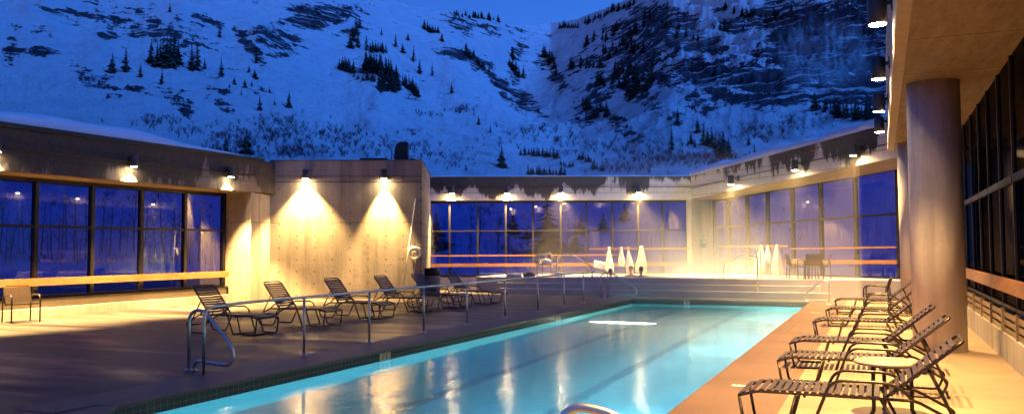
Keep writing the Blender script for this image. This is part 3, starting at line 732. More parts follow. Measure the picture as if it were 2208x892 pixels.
# ============================================================ BUILDINGS
def wall_frame(p0, p1):
    d = (p1-p0); d.z = 0; L = d.length; t = d/L; n = Vector((t.y,-t.x,0)); return t, n, L
def glass_run(parent, pts, zb, zm, zt, mw=.07, dep=.12, mid=.05, ztop_bar=.10):
    """bays between consecutive plan points; zb/zm/zt give heights at a fraction along the run"""
    T = (pts[-1]-pts[0]).length; base = pts[0]
    f = lambda g, p: g((p-base).length/T) if callable(g) else g
    for i in range(len(pts)-1):
        p, q = pts[i], pts[i+1]; t, n, L = wall_frame(p, q); fr = MB()
        def bar(s0, s1, za0, zb0, za1, zb1, d=dep):   # along bay from s0..s1 with z ranges at both ends
            a = p+t*s0; b = p+t*s1; h = n*d/2
            P2 = [(a-h),(b-h),(b+h),(a+h)]
            fr.prism([(v.x,v.y) for v in P2], [za0,za1,za1,za0], [zb0,zb1,zb1,zb0])
        B0,B1,M0,M1,T0,T1 = f(zb,p),f(zb,q),f(zm,p),f(zm,q),f(zt,p),f(zt,q)
        bar(-mw/2, mw/2, B0, T0, B0, T0, dep+.02)
        if i == len(pts)-2: bar(L-mw/2, L+mw/2, B1, T1, B1, T1, dep+.02)
        e0, e1 = mw/2+.001, L-mw/2-.001
        bar(e0, e1, B0, B0+.08, B1, B1+.08); bar(e0, e1, M0-mid/2, M0+mid/2, M1-mid/2, M1+mid/2); bar(e0, e1, T0-ztop_bar, T0, T1-ztop_bar, T1)
        w = fr.build('window', M['mullion'], parent)
        g = MB()
        for za0, zc0, za1, zc1 in ((B0+.08,M0-mid/2,B1+.08,M1-mid/2),(M0+mid/2,T0-ztop_bar,M1+mid/2,T1-ztop_bar)):
            a = p+t*e0; b = p+t*e1; g.add([(a.x,a.y,za0),(b.x,b.y,za1),(b.x,b.y,zc1),(a.x,a.y,zc0)], [(0,1,2,3)])
        g.build('pane', M['glass'], w)
def slab(pts, z0, z1): return MB().prism([(p.x,p.y) for p in pts], z0, z1)
def line_box(mb, p, q, off, th, z0, z1, z0b=None, z1b=None):
    t, n, L = wall_frame(p, q); a = p-n*off; b = q-n*off; c = b-n*th; d = a-n*th   # off: toward the viewer side
    z0b = z0 if z0b is None else z0b; z1b = z1 if z1b is None else z1b
    mb.prism([(v.x,v.y) for v in (a,b,c,d)], [z0,z0b,z0b,z0], [z1,z1b,z1b,z1]); return mb

# --- left wall
lw = thing('glass_wall_building', 'long left courtyard wall with tall windows under a dark stained concrete fascia', 'building', W(14,-20,0))
LWO = lw.matrix_world
def inroot(o, root): return o
FB = -19.2
lw.location = (0,0,0)
pA = lambda a,b: W(a,b)
aE = 23.0
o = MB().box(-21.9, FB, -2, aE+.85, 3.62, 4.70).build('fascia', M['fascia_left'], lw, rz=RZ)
o = MB().box(FB+.003, FB+.05, -2, aE, 4.66, 4.78).build('roof_edge_trim', M['black'], lw, rz=RZ)
MB().box(-21.85, FB-.02, -2, aE-.45, 3.60, 3.618).build('soffit', M['soffit'], lw, rz=RZ)
MB().box(-20.5, -19.9, -2, 22.28, -.3, .22).build('curb', M['concrete_plain'], lw, rz=RZ)
MB().box(-20.42, -20.1, -2, 22.28, .223, .46).build('vent_panel', simple('bronze_vent', (.10,.08,.06), .5, .4), lw, rz=RZ)
MB().box(-20.12, -19.98, -2, 22.25, .80, .99).build('bench_rail', M['wood'], lw, rz=RZ)
xs = [-20.3]; gA = [22.3-1.73*i for i in range(13)][::-1]
glass_run(lw, [W(a,-20.3) for a in gA], .46, 2.34, 3.60, mw=.11, mid=.07)
# --- concrete block with pier
bl = thing('concrete_block_building', 'tall bare concrete block between the left windows and the middle glass wall', 'building')
BW0, BW1 = U(582, 29.3), U(909, 29.55)
t_, n_, L_ = wall_frame(BW0, BW1)
p1 = W(22.35, FB); p2 = W(22.35, -21.5)
# pier (continues the left wall plane)
MB().prism([(v.x,v.y) for v in (W(22.42,FB-.02), W(22.42,-20.5), W(25,-20.5), BW0+Vector((-.4,3,0)), BW0)], -.3, 3.60).build('pier', M['concrete'], bl)
bk = MB().box(0, L_, 0, 7.5, -.3, 4.76)
o = bk.build('wall', M['concrete'], bl, loc=(BW0.x,BW0.y,0), rz=math.atan2(t_.y,t_.x))
g_ = MB().box(-.02, L_+.012, -.012, 0-.002, 4.02, 4.05); g_.box(-.02, L_+.012, -.012, -.002, 4.22, 4.24)
g_.build('groove_strip', simple('groove_shadow_line', (.10,.085,.07), .9), bl, loc=(BW0.x,BW0.y,0), rz=math.atan2(t_.y,t_.x))
MB().box(-.05, L_+.03, -.03, 7.5, 4.763, 4.80).build('roof_edge_trim', simple('grey_metal_trim', (.16,.15,.15), .5, .3), bl, loc=(BW0.x,BW0.y,0), rz=math.atan2(t_.y,t_.x))
MB().prism([(v.x,v.y) for v in (W(aE+.852,FB-.01), W(aE+.852,-21.8), BW0+Vector((-1,3,0)), BW0+Vector((-.01,0.02,0)))], 3.61, 4.74).build('upper_wall', M['concrete_plain'], bl)

# --- middle glass wall
mw_ = thing('glass_wall_building', 'middle glass wall under a pale stained concrete fascia behind the terrace', 'building')
C0, C1 = U(905, 35.65), U(1493, 36.0)
line_box(MB(), C0, C1, 0, 1.6, 3.72, 4.72).build('fascia', M['fascia'], mw_)
mx = [915]+[900+c/2.478 for c in (172,322,472,618,765,903,1040,1178,1310,1440)]
tC, nC, LC = wall_frame(C0, C1)
def onC(px, back=.25):
    # point on the glass plane at bearing px
    o_ = C0+Vector((-nC.x,-nC.y,0))*(-back)*-1; u = (px-1104)/FPX
    o_ = C0 - nC*(-back)
    # solve o_ + t*s = (u*D, D)
    s = (u*o_.y-o_.x)/(tC.x-u*tC.y); return o_+tC*s
if (C0 - nC*(-.25)).y < C0.y: nC = -nC
line_box(MB(), C0, C1, .0, -.35, 0, .0)
glass_run(mw_, [onC(x) for x in mx], .50, 2.44, 3.72, mw=.075)
rb = MB(); rb2 = MB()
a_, b_ = onC(915), onC(1482)
line_box(rb, a_, b_, -.17, .08, .93, 1.07).build('bench_rail', M['wood'], mw_)
line_box(MB(), a_, onC(1330), -.17, .05, 1.37, 1.43).build('upper_rail', M['wood'], mw_)
line_box(MB(), onC(1268), b_, -.38, .05, 1.62, 1.69).build('towel_rail', M['wood'], mw_)
line_box(MB(), a_, b_, -.08, .3, -.3, .498).build('curb', M['concrete_plain'], mw_)
# --- corner pier + right glass wall
rw = thing('glass_wall_building', 'right rear glass wall under a drip stained fascia with thick roof snow', 'building')
F0, F1 = U(1491, 36.0), U(1932, 26.0)
G0, G1 = U(1540, 37.0), U(1940, 28.7)
zt0, zt1, zb0, zb1 = 4.70, 5.50, 3.76, 4.40
tF, nF, LF = wall_frame(F0, F1)
back = Vector((1.9,1.0,0))
def fz(p): return max(0,min(1,(p-F0).dot(tF)/LF))
Fx = F1+tF*1.5
MB().prism([(v.x,v.y) for v in (F0,Fx,Fx+back,F0+back)], [zb0,zb1+.1,zb1+.1,zb0], [zt0,zt1+.1,zt1+.1,zt0]).build('fascia', fascia_mat('stained_fascia_right', .395, (.50,.46,.42), z0=3.9, z1=5.1), rw)
so = MB().prism([(v.x,v.y) for v in (F0+back*.01,Fx+back*.01,Fx+back*.98,F0+back*.98)], [zb0-.02,zb1+.08,zb1+.08,zb0-.02], [zb0-.001,zb1+.099,zb1+.099,zb0-.001]).build('soffit', M['soffit'], rw)
pr = [U(1480,36.02), U(1491,35.99), U(1536,36.95), U(1560,38.5), U(1480,38.5)]
MB().prism([(v.x,v.y) for v in pr], -.3, 3.74).build('pier', M['concrete_plain'], rw)
tG, nG, LG = wall_frame(G0, G1)
def onG(px):
    u = (px-1104)/FPX; s = (u*G0.y-G0.x)/(tG.x-u*tG.y); return G0+tG*s
gz = lambda f: zb0 + (zb1-zb0)*f - .02
glass_run(rw, [onG(x) for x in (1540,1571,1612,1656,1710,1771,1846,1938)], .58, lambda f: 2.56+.24*f, gz, mw=.12, mid=.07)
line_box(MB(), G0, onG(1938), -.08-.08, .08, 1.0, 1.14, 1.10, 1.24).build('bench_rail', M['wood'], rw)
line_box(MB(), onG(1708), onG(1938), -.08-.08, .06, 1.60,1.66,1.64,1.70).build('upper_rail', M['wood'], rw)
line_box(MB(), onG(1560), onG(1709), -.28, .05, 1.70,1.77,1.70,1.77).build('towel_rail', M['wood'], rw)

# --- right building: soffit, column hall with dark windows
rb_ = thing('lodge_building', 'large lodge building on the right with deep concrete soffit and dark windows', 'building')
SZ = 4.40; FE = .38; GB = 1.66
MB().box(FE, GB+.1, -14, 26.3, SZ, SZ+.9).build('soffit', M['soffit'], rb_, rz=RZ)
MB().box(FE-.16, FE-.002, -14, 26.3, SZ-.01, SZ+2.4).build('fascia', simple('fascia_concrete', (.42,.36,.30), .8, 0, 5, .2, .3), rb_, rz=RZ)
MB().box(FE, 9, -14, 26.3, SZ+.905, SZ+2.38).build('upper_wall', M['concrete_plain'], rb_, rz=RZ)
MB().box(FE+1.2, 12, -14, 27.5, SZ+2.383, 21).build('unseen_tower', M['concrete_plain'], rb_, rz=RZ)  # upper storeys out of view, raised to shade the courtyard from sun and sky
for fl in range(4):
    for k in range(7):
        MB().box(FE+1.15, FE+1.198, -11+5.3*k, -8+5.3*k, 8.2+3.2*fl, 10.0+3.2*fl).build('window', M['black'], rb_, rz=RZ)
MB().box(GB-.02, GB+.35, -14, 26.3, -.3, .40).build('curb', M['concrete_plain'], rb_, rz=RZ)
vp = MB()
for k in range(3): vp.box(GB+.02-.0, GB+.12+.0, -14, 26.3, .403+.115*k, .403+.115*k+.075)
vp.build('vent_grille', simple('tan_vent_metal', (.26,.19,.12), .4, .4), rb_, rz=RZ)
M['vent_post'] = simple('tan_vent_post', (.30,.22,.14), .4, .4)
for k in range(27): MB().box(GB-.01, GB+.13, -13.6+1.5*k, -13.54+1.5*k, .402, .76).build('vent_post', M['vent_post'], rb_, rz=RZ)
MB().box(GB-.10, GB-.02, -14, 26.3, 1.05, 1.24).build('bench_rail', M['wood'], rb_, rz=RZ)
for k in range(24):
    y0 = 25.8-1.5*(k+1); y1 = y0+1.5
    w = MB().box(GB+.06,GB+.13,y0,y0+.05,.762,SZ-.002).box(GB+.05,GB+.12,y0+.062,y1-.002,2.60,2.70).box(GB+.05,GB+.12,y0+.062,y1-.002,.765,.82).build('window', M['black'], rb_, rz=RZ)
    MB().add([(GB+.09,y0+.06,.82),(GB+.09,y1,.82),(GB+.09,y1,2.6),(GB+.09,y0+.06,2.6),(GB+.09,y0+.06,2.7),(GB+.09,y1,2.7),(GB+.09,y1,SZ),(GB+.09,y0+.06,SZ)], [(0,1,2,3),(4,5,6,7)]).build('pane', M['glass_dark'], w)
MB().box(GB+.36, 9, -14, 26.3, -.28, .05).box(8.9, 9.0, -14, 26.3, .05, SZ).box(GB+.102,9,-14,26.3,SZ-.002,SZ+.3).box(GB+.14,9,26.32,26.5,0,SZ).box(GB+.14,9,-14.2,-14.02,0,SZ).build('interior_wall', M['dark_room'], rb_, rz=RZ)
for a_, lb in ((15.62,'thick round concrete column nearest the camera under the lodge soffit'),(24.6,'farther round concrete column mostly hidden behind the near one')):
    o = MB().lathe([(.405,0),(.405,SZ-.003)], seg=64).build('column', concrete_wall('column_concrete', (.68,.62,.58), ties=False), None, loc=W(a_, .84))
    props(o, lb, 'column')
    
# ------------------------------------------------------------ roof snow
def snow_ridge(name, p, q, depth, z0, z1, h, steps=60, over=.05, taper=None, side=1):
    t, n, L = wall_frame(p, q); n = n*side; mb = MB(); prof = [(-over,0),(-over*.9,.35),(.12,.75),(.4,1.0),(depth*.5,1.08),(depth,1.0),(depth,0)]
    rows = []
    for i in range(steps+1):
        f = i/steps; s = p.lerp(q, f); zz = z0+(z1-z0)*f
        hh = h*(1+.14*math.sin(f*19)+.09*math.sin(f*47+1)) * (taper(f) if taper else 1)
        rows.append([(s.x+n.x*d, s.y+n.y*d, zz+hh*k) for d, k in prof])
    vs = [v for r_ in rows for v in r_]; m = len(prof); fs = []
    for i in range(steps):
        for k in range(m-1): fs.append((i*m+k, (i+1)*m+k, (i+1)*m+k+1, i*m+k+1))
    fs.append(tuple(range(m))); fs.append(tuple(steps*m+k for k in range(m-1,-1,-1)))
    mb.add(vs, fs, True); o = mb.build(name, M['snow_roof'])
    return props(o, kind='structure')
snow_ridge('roof_snow', W(-2,FB+.0), W(aE-.2,FB+.0), 2.6, 4.78, 4.78, .34, 60, -.02, lambda f: min(1,(1-f)*5+.04), -1)
sC = nC if nC.y > 0 else -nC
tt,nn,LL = wall_frame(C0,C1)
snow_ridge('roof_snow', C0, C1, 1.5, 4.722, 4.722, .07, 60, .04, None, 1 if nn.y > 0 else -1)
tt,nn,LL = wall_frame(F0,Fx)
snow_ridge('roof_snow', F0, Fx, 1.9, zt0+.002, zt1+.102, .36, 60, .06, None, 1 if nn.dot(back) > 0 else -1)

# ============================================================ LAMPS
lamps_group = 'cylinder wall lamps around the courtyard'
def make_lamp(label, loc, face, arm=.22, e=55, spot=105, blend=.9, s=1.0, tilt=0):
    """face: horizontal unit vector pointing away from the wall"""
    rz = math.atan2(face.y, face.x)-math.pi/2     # local +y = away from wall
    t = thing('wall_lamp', label, 'lamp', loc, rz, lamps_group)
    MB().lathe([(.075*s,.005),(.095*s,0),(.10*s,.01),(.10*s,.30*s),(.085*s,.32*s)], seg=20).build('lamp_body', M['lamp_body'], t)
    MB().lathe([(.0,.012),(.088*s,.012),(.088*s,-.004),(.0,-.012)], seg=20).build('lens', M['lens'], t)
    MB().box(-.025,.025,-arm,-.08*s,.20*s,.25*s).box(-.06,.06,-arm-.0,-arm+.02,.14*s,.31*s).build('bracket', M['black'], t)
    l = bpy.data.lights.new('lamp_light','SPOT'); l.energy = e; l.color = WARM; l.spot_size = R(spot); l.spot_blend = blend; l.shadow_soft_size = .07
    lo = bpy.data.objects.new('lamp_light', l); col.objects.link(lo); lo.parent = t; lo.location = (0,0,-.03); lo.rotation_euler = (tilt,0,0)
    return t
def out(p, q):  # wall normal on the courtyard side
    t, n, L = wall_frame(p, q); c = W(18,-5)
    return n if n.dot(c-p) > 0 else -n
nb = W(0,1)-W(0,0)
EL = 1050
for a_, lb in ((9.8,'wall lamp on the left fascia just outside the left picture edge'),(13.4,'wall lamp cut by the left edge of the picture on the left fascia'),(17.4,'wall lamp in the middle of the visible left fascia'),(21.25,'wall lamp on the left fascia where the windows end beside the concrete pier')):
    make_lamp(lb, W(a_, FB+.16, 4.02), nb, .16, EL*3.6, 88, .5)
nB = out(BW0, BW1)
for px, lb, e in ((660,'left one of the two lamps on the big concrete block',1.0),(829,'right one of the two lamps on the big concrete block near the life ring',1.0)):
    s = ((px-1104)/FPX*BW0.y-BW0.x)/(t_.x-(px-1104)/FPX*t_.y); p = BW0+t_*s+nB*.22; p.z = 4.13
    make_lamp(lb, p, nB, .22, EL*e*2.3, 92 if px < 700 else 64, .6)
nc = out(C0, C1)
for i, px in enumerate((975,1093,1209,1376)):
    s = ((px-1104)/FPX*C0.y-C0.x)/(tC.x-(px-1104)/FPX*tC.y); p = C0+tC*s+nc*.2; p.z = 4.0
    make_lamp(('first','second','third','fourth')[i]+' lamp from the left on the middle fascia above the glass', p, nc, .2, EL*(1.25 if i == 3 else 1.25), 100, .5)
nf = out(F0, F1)
for i, (px, z) in enumerate(((1594,4.12),(1734,4.36),(1862,4.6))):
    u = (px-1104)/FPX; s = (u*F0.y-F0.x)/(tF.x-u*tF.y); p = F0+tF*s+nf*.36; 
    u = (px-1104)/FPX; p.z = z
    make_lamp(('farthest','middle','nearest')[i]+' of the three lamps on the right rear fascia below the roof snow', p, nf, .36, EL*.95, 112, .9, 1.15)
for i, a_ in enumerate((4.6,8.8,13.0,17.3,21.5,25.4)):
    make_lamp(['lamp on the lodge fascia behind the picture edge','lamp on the lodge fascia above the picture edge','topmost and nearest lamp hanging from the lodge fascia','second lamp from the top on the lodge fascia','third lamp from the top on the lodge fascia','lowest and farthest lamp on the lodge fascia'][i], W(a_, FE-.16-.20, 4.84), -nb, .20, EL*1.65, 100, 1.0, 1.3, R(9))

# conduit along the fascias
def cable(label, p, q, z, z2=None):
    o = MB().tube([(p.x,p.y,z),(q.x,q.y,z if z2 is None else z2)], .012, 6).build('conduit', M['bronze']); props(o, label, 'conduit')
a_ = C0+nc*.03; cable('thin conduit linking the lamps along the middle fascia', C0+nc*.03, C1+nc*.03, 4.27)
cable('thin conduit running along the left fascia above the windows', W(0,FB+.03), W(22.9,FB+.03), 4.16)
cable('thin conduit running along the right rear fascia', F0+nf*.03, F1+nf*.03, 4.2, 4.88)

# ============================================================ RAILS
def rail_obj(name, label, parts, cat='handrail'):
    t = thing(name, label, cat)
    return t
t = thing('guard_rail', 'long steel guard rail on round posts along the left pool edge', 'railing')
RB = -8.55
MB().tube([W(9.05,RB,0),W(9.05,RB,.90),W(9.7,RB,.93),W(27.5,RB,.93),W(27.75,RB,.9),W(27.75,RB,0)], .022, 10, .16).build('top_rail', M['steel'], t)
for a_ in (11.25,13.15,15.15,17.1,19.2,21.4,23.45,25.2):
    p = MB().tube([W(a_,RB,0),W(a_,RB,.925)], .021, 10).build('post', M['steel'], t)
    MB().lathe([(.06,0),(.06,.012),(.03,.035)], W(a_,RB,0), 16).build('base_flange', M['steel'], p)
def fig4(name, label, a_, b0, dirn, s=1.0, cat='handrail', zs=1.0):
    """figure-four grab rail: upright on the deck, bent over toward the water"""
    t = thing(name, label, cat)
    pts = [(0,0),(0,.76),(.10,.85),(.26,.85),(.78,.36),(.82,.2),(.72,.10),(.16,.14),(.09,.09),(.09,0)]
    for k, da in enumerate((0, )):
        MB().tube([W(a_+da, b0+dirn*x*s, z*zs) for x, z in pts], .023, 12, .10).build('rail', M['steel'], t)
    f = MB(); 
    for x in (0,.09): f.lathe([(.055,0),(.055,.012),(.03,.03)], W(a_, b0+dirn*x*s, 0), 14)
    f.build('base_flange', M['steel'], t); return t
fig4('grab_rail','bent steel grab rail at the near left corner of the pool', 9.3, -9.06, 1)
fig4('grab_rail','bent steel grab rail at the far left corner of the pool by the guard rail', 27.6, -8.75, 1, 1.55)
fig4('grab_rail','bent steel grab rail at the far right corner of the pool', 26.7, -1.45, -1, .85, zs=.82)
t = thing('grab_rail','curved steel grab rail cut by the bottom edge of the picture at the pool side','handrail')
pts = [(.0,-.1),(0,.6),(.02,.79),(.12,.885),(.34,.85),(.62,.52),(.7,.3)]
MB().tube([Vector((.205+x*.98, 4.5-.35*x, z)) for x, z in pts], .024, 14, .1).build('rail', M['steel'], t)
t = thing('stair_rail','left steel handrail climbing the terrace steps','handrail')
MB().tube([W(29.4,-11.75,.2),W(29.4,-11.75,.98),W(30.5,-11.75,1.5),W(30.85,-11.75,1.5),W(30.95,-11.75,.6)], .022, 10, .15).build('rail', M['steel'], t)
t = thing('stair_rail','right steel handrail sloping down the terrace steps beside the white towel','handrail')
MB().tube([W(31.1,-11.6,.6),W(31.1,-11.6,1.35),W(30.9,-11.3,1.45),W(30.6,-10.7,1.42),W(29.75,-9.75,1.0),W(29.75,-9.75,.4)], .022, 10, .15).build('rail', M['steel'], t)
t = thing('stair_rail','steel handrail at the right end of the terrace steps leading into the steam','handrail')
MB().tube([W(29.55,-3.85,0),W(29.55,-3.85,1.45),W(30.9,-3.95,1.68),W(31.1,-3.95,1.6),W(31.1,-3.95,.6)], .024, 10, .12).build('rail', M['steel'], t)
MB().tube([W(29.6,-3.87,1.38),W(30.6,-4.5,1.42),W(30.9,-5.2,1.05),W(30.9,-5.2,.6)], .024, 10, .12).build('branch_rail', M['steel'], t)

# ============================================================ LOUNGERS AND CHAIRS
def straps(mb, p, q, half, n, w, th=.008, jit=.0):
    """n vinyl straps wrapped across two side rails, laid from p to q (x,z) in the chair's own frame"""
    p = Vector((p[0],0,p[1])); q = Vector((q[0],0,q[1])); d = (q-p).normalized(); up = Vector((-d.z,0,d.x)); L = (q-p).length
    if up.z < 0: up = -up
    for i in range(n):
        c = p+d*(L*(i+.5)/n)
        sag = -.008
        K = 6; vs = []; 
        prof = [(-half-.018,-.012),(-half-.014,.016),(-half*.6,.016+sag*.5),(0,.016+sag),(half*.6,.016+sag*.5),(half+.014,.016),(half+.018,-.012)]
        for y, h in prof:
            for e in (-w/2, w/2):
                for k in (0, th): vs.append(c+d*e+up*(h+k)+Vector((0,y,0)))
        fs = []
        for j in range(len(prof)-1):
            b = j*4; fs += [(b,b+4,b+6,b+2),(b+1,b+3,b+7,b+5),(b+2,b+6,b+7,b+3),(b,b+1,b+5,b+4)]
        fs += [(0,2,3,1),(len(vs)-4,len(vs)-3,len(vs)-1,len(vs)-2)]
        mb.add(vs, fs)
def make_lounger(name, label, ang, group, loc, rz, blen=.80):
    t = thing(name, label, 'lounge chair', loc, rz, group); H = .32; z = .38; r = .0145; hx = -.22
    bx, bz = hx-blen*math.cos(ang), z+blen*math.sin(ang)
    f = MB(); f.tube([(hx-.05,-H,z),(.86,-H,z+.005),(1.03,-H,z-.045),(1.03,H,z-.045),(.86,H,z+.005),(hx-.05,H,z)], r, 8, .05)
    f.tube([(hx,-H,z),(hx,H,z)], r, 8); f.tube([(.45,-H,z-.02),(.45,H,z-.02)], r*.9, 8); f.build('seat_frame', M['frame'], t)
    b = MB(); b.tube([(hx,-H+.02,z+.01),(bx,-H+.02,bz),(bx,H-.02,bz),(hx,H-.02,z+.01)], r, 8, .07)
    mx_ = hx-blen*.55*math.cos(ang); mz = z+blen*.55*math.sin(ang); b.build('back_frame', M['frame'], t)
    s = MB()
    for y in (-H+.06, H-.06): s.tube([(mx_,y,mz-.01),(-.78,y,.16)], r*.85, 8)
    s.tube([(-.78,-H,.16),(-.78,H,.16)], r*.9, 8); s.build('back_support', M['frame'], t)
    for y in (-H-.012, H+.012):
        MB().tube([(1.02,y,z-.05),(.97,y,.016),(.62,y,.016),(.52,y,z-.01)], r, 8, .06).build('leg', M['frame'], t)
        MB().tube([(.42,y,.016),(.24,y,.47),(.16,y,.52),(-.22,y,.52),(-.34,y,.48),(-.44,y,z)], r, 8, .07).build('arm_rest', M['frame'], t)
        MB().tube([(-.18,y,z),(-.36,y,.016),(-.72,y,.016),(-.80,y,.20),(-.46,y,z),(-.2,y,z)], r, 8, .05).build('leg', M['frame'], t)
    m = MB(); m.tube([(.42,-H,.016),(.42,H,.016)], r, 8); m.tube([(.97,-H,.016),(.97,H,.016)], r*.9, 8).build('stretcher', M['frame'], t)
    m = MB(); straps(m, (hx+.04,z), (.85,z+.005), H, 16, .043); straps(m, (.86,z+.003), (1.02,z-.04), H, 2, .048); m.build('seat_straps', M['strap'], t)
    m = MB(); straps(m, (hx-.04*math.cos(ang), z+.04*math.sin(ang)), (bx+.05*math.cos(ang), bz-.05*math.sin(ang)), H-.02, 11, .043); m.build('back_straps', M['strap'], t)
    return t
names = ['nearest','second','third','fourth','fifth','sixth']
# local +x points to the foot end
rzr = RZ+math.pi                      # foot toward the pool on the right hand side
right = [(8.42,-.22),(11.0,-.15),(12.95,-.2),(16.6,-.15),(19.7,-.1),(23.2,-.1)]
extra = [' with the round side table beside it',' behind the round side table',' in the row left of the big column',', head partly hidden by the big column',' beyond the big column near the terrace',' beside the far grab rail']
L0 = None
for i, (a_, b_) in enumerate(right):
    lb = f'{names[i]} strap lounger on the right pool side{extra[i]}'
    if L0 is None: L0 = make_lounger('strap_lounger', lb, R(40), 'strap loungers in a row on the right pool side', W(a_, b_), rzr, .80)
    else: dup(L0, W(a_, b_), rzr+R(random.uniform(-2,2)), lb)
left = [(13.75,-12.35),(15.75,-12.2),(17.95,-12.15),(20.15,-12.1),(21.9,-11.95),(23.9,-11.9)]
L1 = None
lx = [' behind the bent grab rail',' between the first two rail posts',' before the left block lamp',' before the right block lamp',' below the life ring',' farthest from the camera near the bin']
for i, (a_, b_) in enumerate(left):
    lb = f'{names[i]} dark strap lounger on the left deck{lx[i]}'
    if L1 is None: L1 = make_lounger('strap_lounger', lb, R(52), 'dark strap loungers in a row on the left deck', W(a_, b_), RZ, .74)
    else: dup(L1, W(a_, b_), RZ+R(random.uniform(-3,3)), lb)

def make_armchair(label, loc, rz, group):
    """local +x is the way the sitter faces"""
    t = thing('strap_armchair', label, 'chair', loc, rz, group); H = .29; z = .42; r = .014; a = R(72)
    MB().tube([(-.22,-H,z-.02),(.28,-H,z+.02),(.28,H,z+.02),(-.22,H,z-.02)], r, 8, .05).build('seat_frame', M['frame'], t)
    tx, tz = -.22-.48*math.cos(a), z-.02+.48*math.sin(a)
    MB().tube([(-.22,-H+.01,z-.02),(tx,-H+.01,tz),(tx,H-.01,tz),(-.22,H-.01,z-.02)], r, 8, .06).build('back_frame', M['frame'], t)
    for y in (-H-.02, H+.02):
        MB().tube([(.30,y,0),(.30,y,.58),(.22,y,.66),(-.20,y,.64),(-.30,y,.60),(-.32,y,0)], .018, 10, .08).build('arm_rest', M['frame'], t)
    m = MB(); straps(m, (-.20,z-.018), (.26,z+.018), H, 8, .045); m.build('seat_straps', M['strap'], t)
    m = MB(); straps(m, (-.23,z+.03), (tx+.02,tz-.03), H-.01, 8, .042); m.build('back_straps', M['strap'], t)
    return t
A0 = make_armchair('strap armchair standing alone by the left windows', W(14.05,-18.95), RZ-R(18), 'strap armchairs')
dup(A0, W(12.3,-18.95), RZ-R(10), 'strap armchair mostly cut off by the left edge of the picture')
dup(A0, U(1178,33.7,PZ), R(-70), 'armchair on the terrace with a white towel over it')
dup(A0, U(1717,29.6,PZ), R(-10), 'armchair left of the terrace table')
dup(A0, U(1745,28.9,PZ), R(95), 'armchair in front of the terrace table')
dup(A0, U(1768,29.9,PZ), R(160), 'armchair right of the terrace table with its back to the lodge')
dup(A0, W(25.0,-.15), RZ+R(175), 'armchair behind the farthest right hand lounger')

def round_table(label, loc, rad_, h, z0=0):
    t = thing('side_table', label, 'table', loc, .5); 
    MB().lathe([(rad_-.012,h-.03),(rad_,h-.024),(rad_,h-.006),(rad_-.008,h),(0,h)], seg=48).build('table_top', M['stone_top'], t)
    for k in range(3):
        an = 2*math.pi*k/3+.9; c, s = math.cos(an), math.sin(an); q = rad_*.62
        MB().tube([(c*q,s*q,h-.03),(c*q,s*q,.06),(c*(q+.05),s*(q+.05),0)], .02, 10, .03).build('leg', M['frame'], t)
    MB().tube([(rad_*.62*math.cos(2*math.pi*k/12), rad_*.62*math.sin(2*math.pi*k/12), h-.045) for k in range(12)], .012, 8, closed=True).build('rim_ring', M['frame'], t)
    return t
round_table('round stone topped side table between the two nearest right hand loungers', W(9.5,.04), .335, .54)
t = round_table('small dark table on the terrace among the armchairs', U(1745,29.6,PZ), .42, .66)

# ============================================================ TOWELS, ROBES, BAGS
def robe(name, label, top, L, w, thick=.16, cat='robe', tilt=0, seed=0, face=None, flare=1.0):
    rd = random.Random(seed); mb = MB(); n = 20; rows = 14; vs = []; fs = []
    ph = [rd.uniform(0,6.28) for _ in range(4)]
    for i in range(rows+1):
        f = i/rows; ww = .86*w*(.18+.82*min(1, f/.72)**.85)*(1-.45*max(0, f-.78))*(1+.05*math.sin(8*f+ph[3])); tk = thick*(.3+.7*min(1,f*1.5))
        for k in range(n):
            an = 2*math.pi*k/n; fold = 1+.24*math.sin(5*an+ph[0]+f*2.2)*min(1,f*2)+.14*math.sin(9*an+ph[1])
            zz = -L*f + (.06*math.sin(3*an+ph[2]) if f > .9 else 0)
            vs.append((ww/2*math.cos(an)*fold + tilt*f, tk/2*math.sin(an)*fold, zz))
    for i in range(rows):
        for k in range(n): fs.append((i*n+k,(i+1)*n+k,(i+1)*n+(k+1)%n,i*n+(k+1)%n))
    fs.append(tuple(range(n))); fs.append(tuple(rows*n+k for k in range(n-1,-1,-1)))
    mb.add(vs, fs, True); o = mb.build(name, M['white_cloth'], None, loc=top, rz=face or 0); return props(o, label, cat)
def onC2(px, off, z):
    p = onC(px, .25); p = p+nc*off; p.z = z; return p
robe('bath_robe','white robe hanging leftmost on the towel rail behind the spa', onC2(1310,.36,1.74), 1.12, .36, seed=1)
robe('hanging_towel','short white towel second from the left on the towel rail', onC2(1336,.36,1.74), .78, .30, seed=2, cat='towel')
robe('bath_robe','white robe third from the left on the towel rail behind a bather', onC2(1351,.34,1.72), 1.12, .34, seed=3, tilt=.05)
robe('bath_robe','widest and brightest white robe right under the fourth middle lamp', onC2(1378,.42,1.78), 1.14, .50, .2, seed=4)
def onG2(px, off, z):
    p = onG(px); n2 = out(G0,G1); p = p+n2*off; p.z = z; return p
gr = math.atan2(tG.y,tG.x)
robe('bath_robe','cream robe hanging left of three on the right rear towel rail', onG2(1657,.40,1.80), 1.15, .46, seed=5, tilt=-.05)
robe('hanging_towel','short white towel hanging between two robes on the right rear rail', onG2(1670,.38,1.78), .62, .26, seed=6, cat='towel')
robe('bath_robe','cream robe hanging right of three on the right rear towel rail', onG2(1691,.40,1.80), 1.18, .46, seed=7)
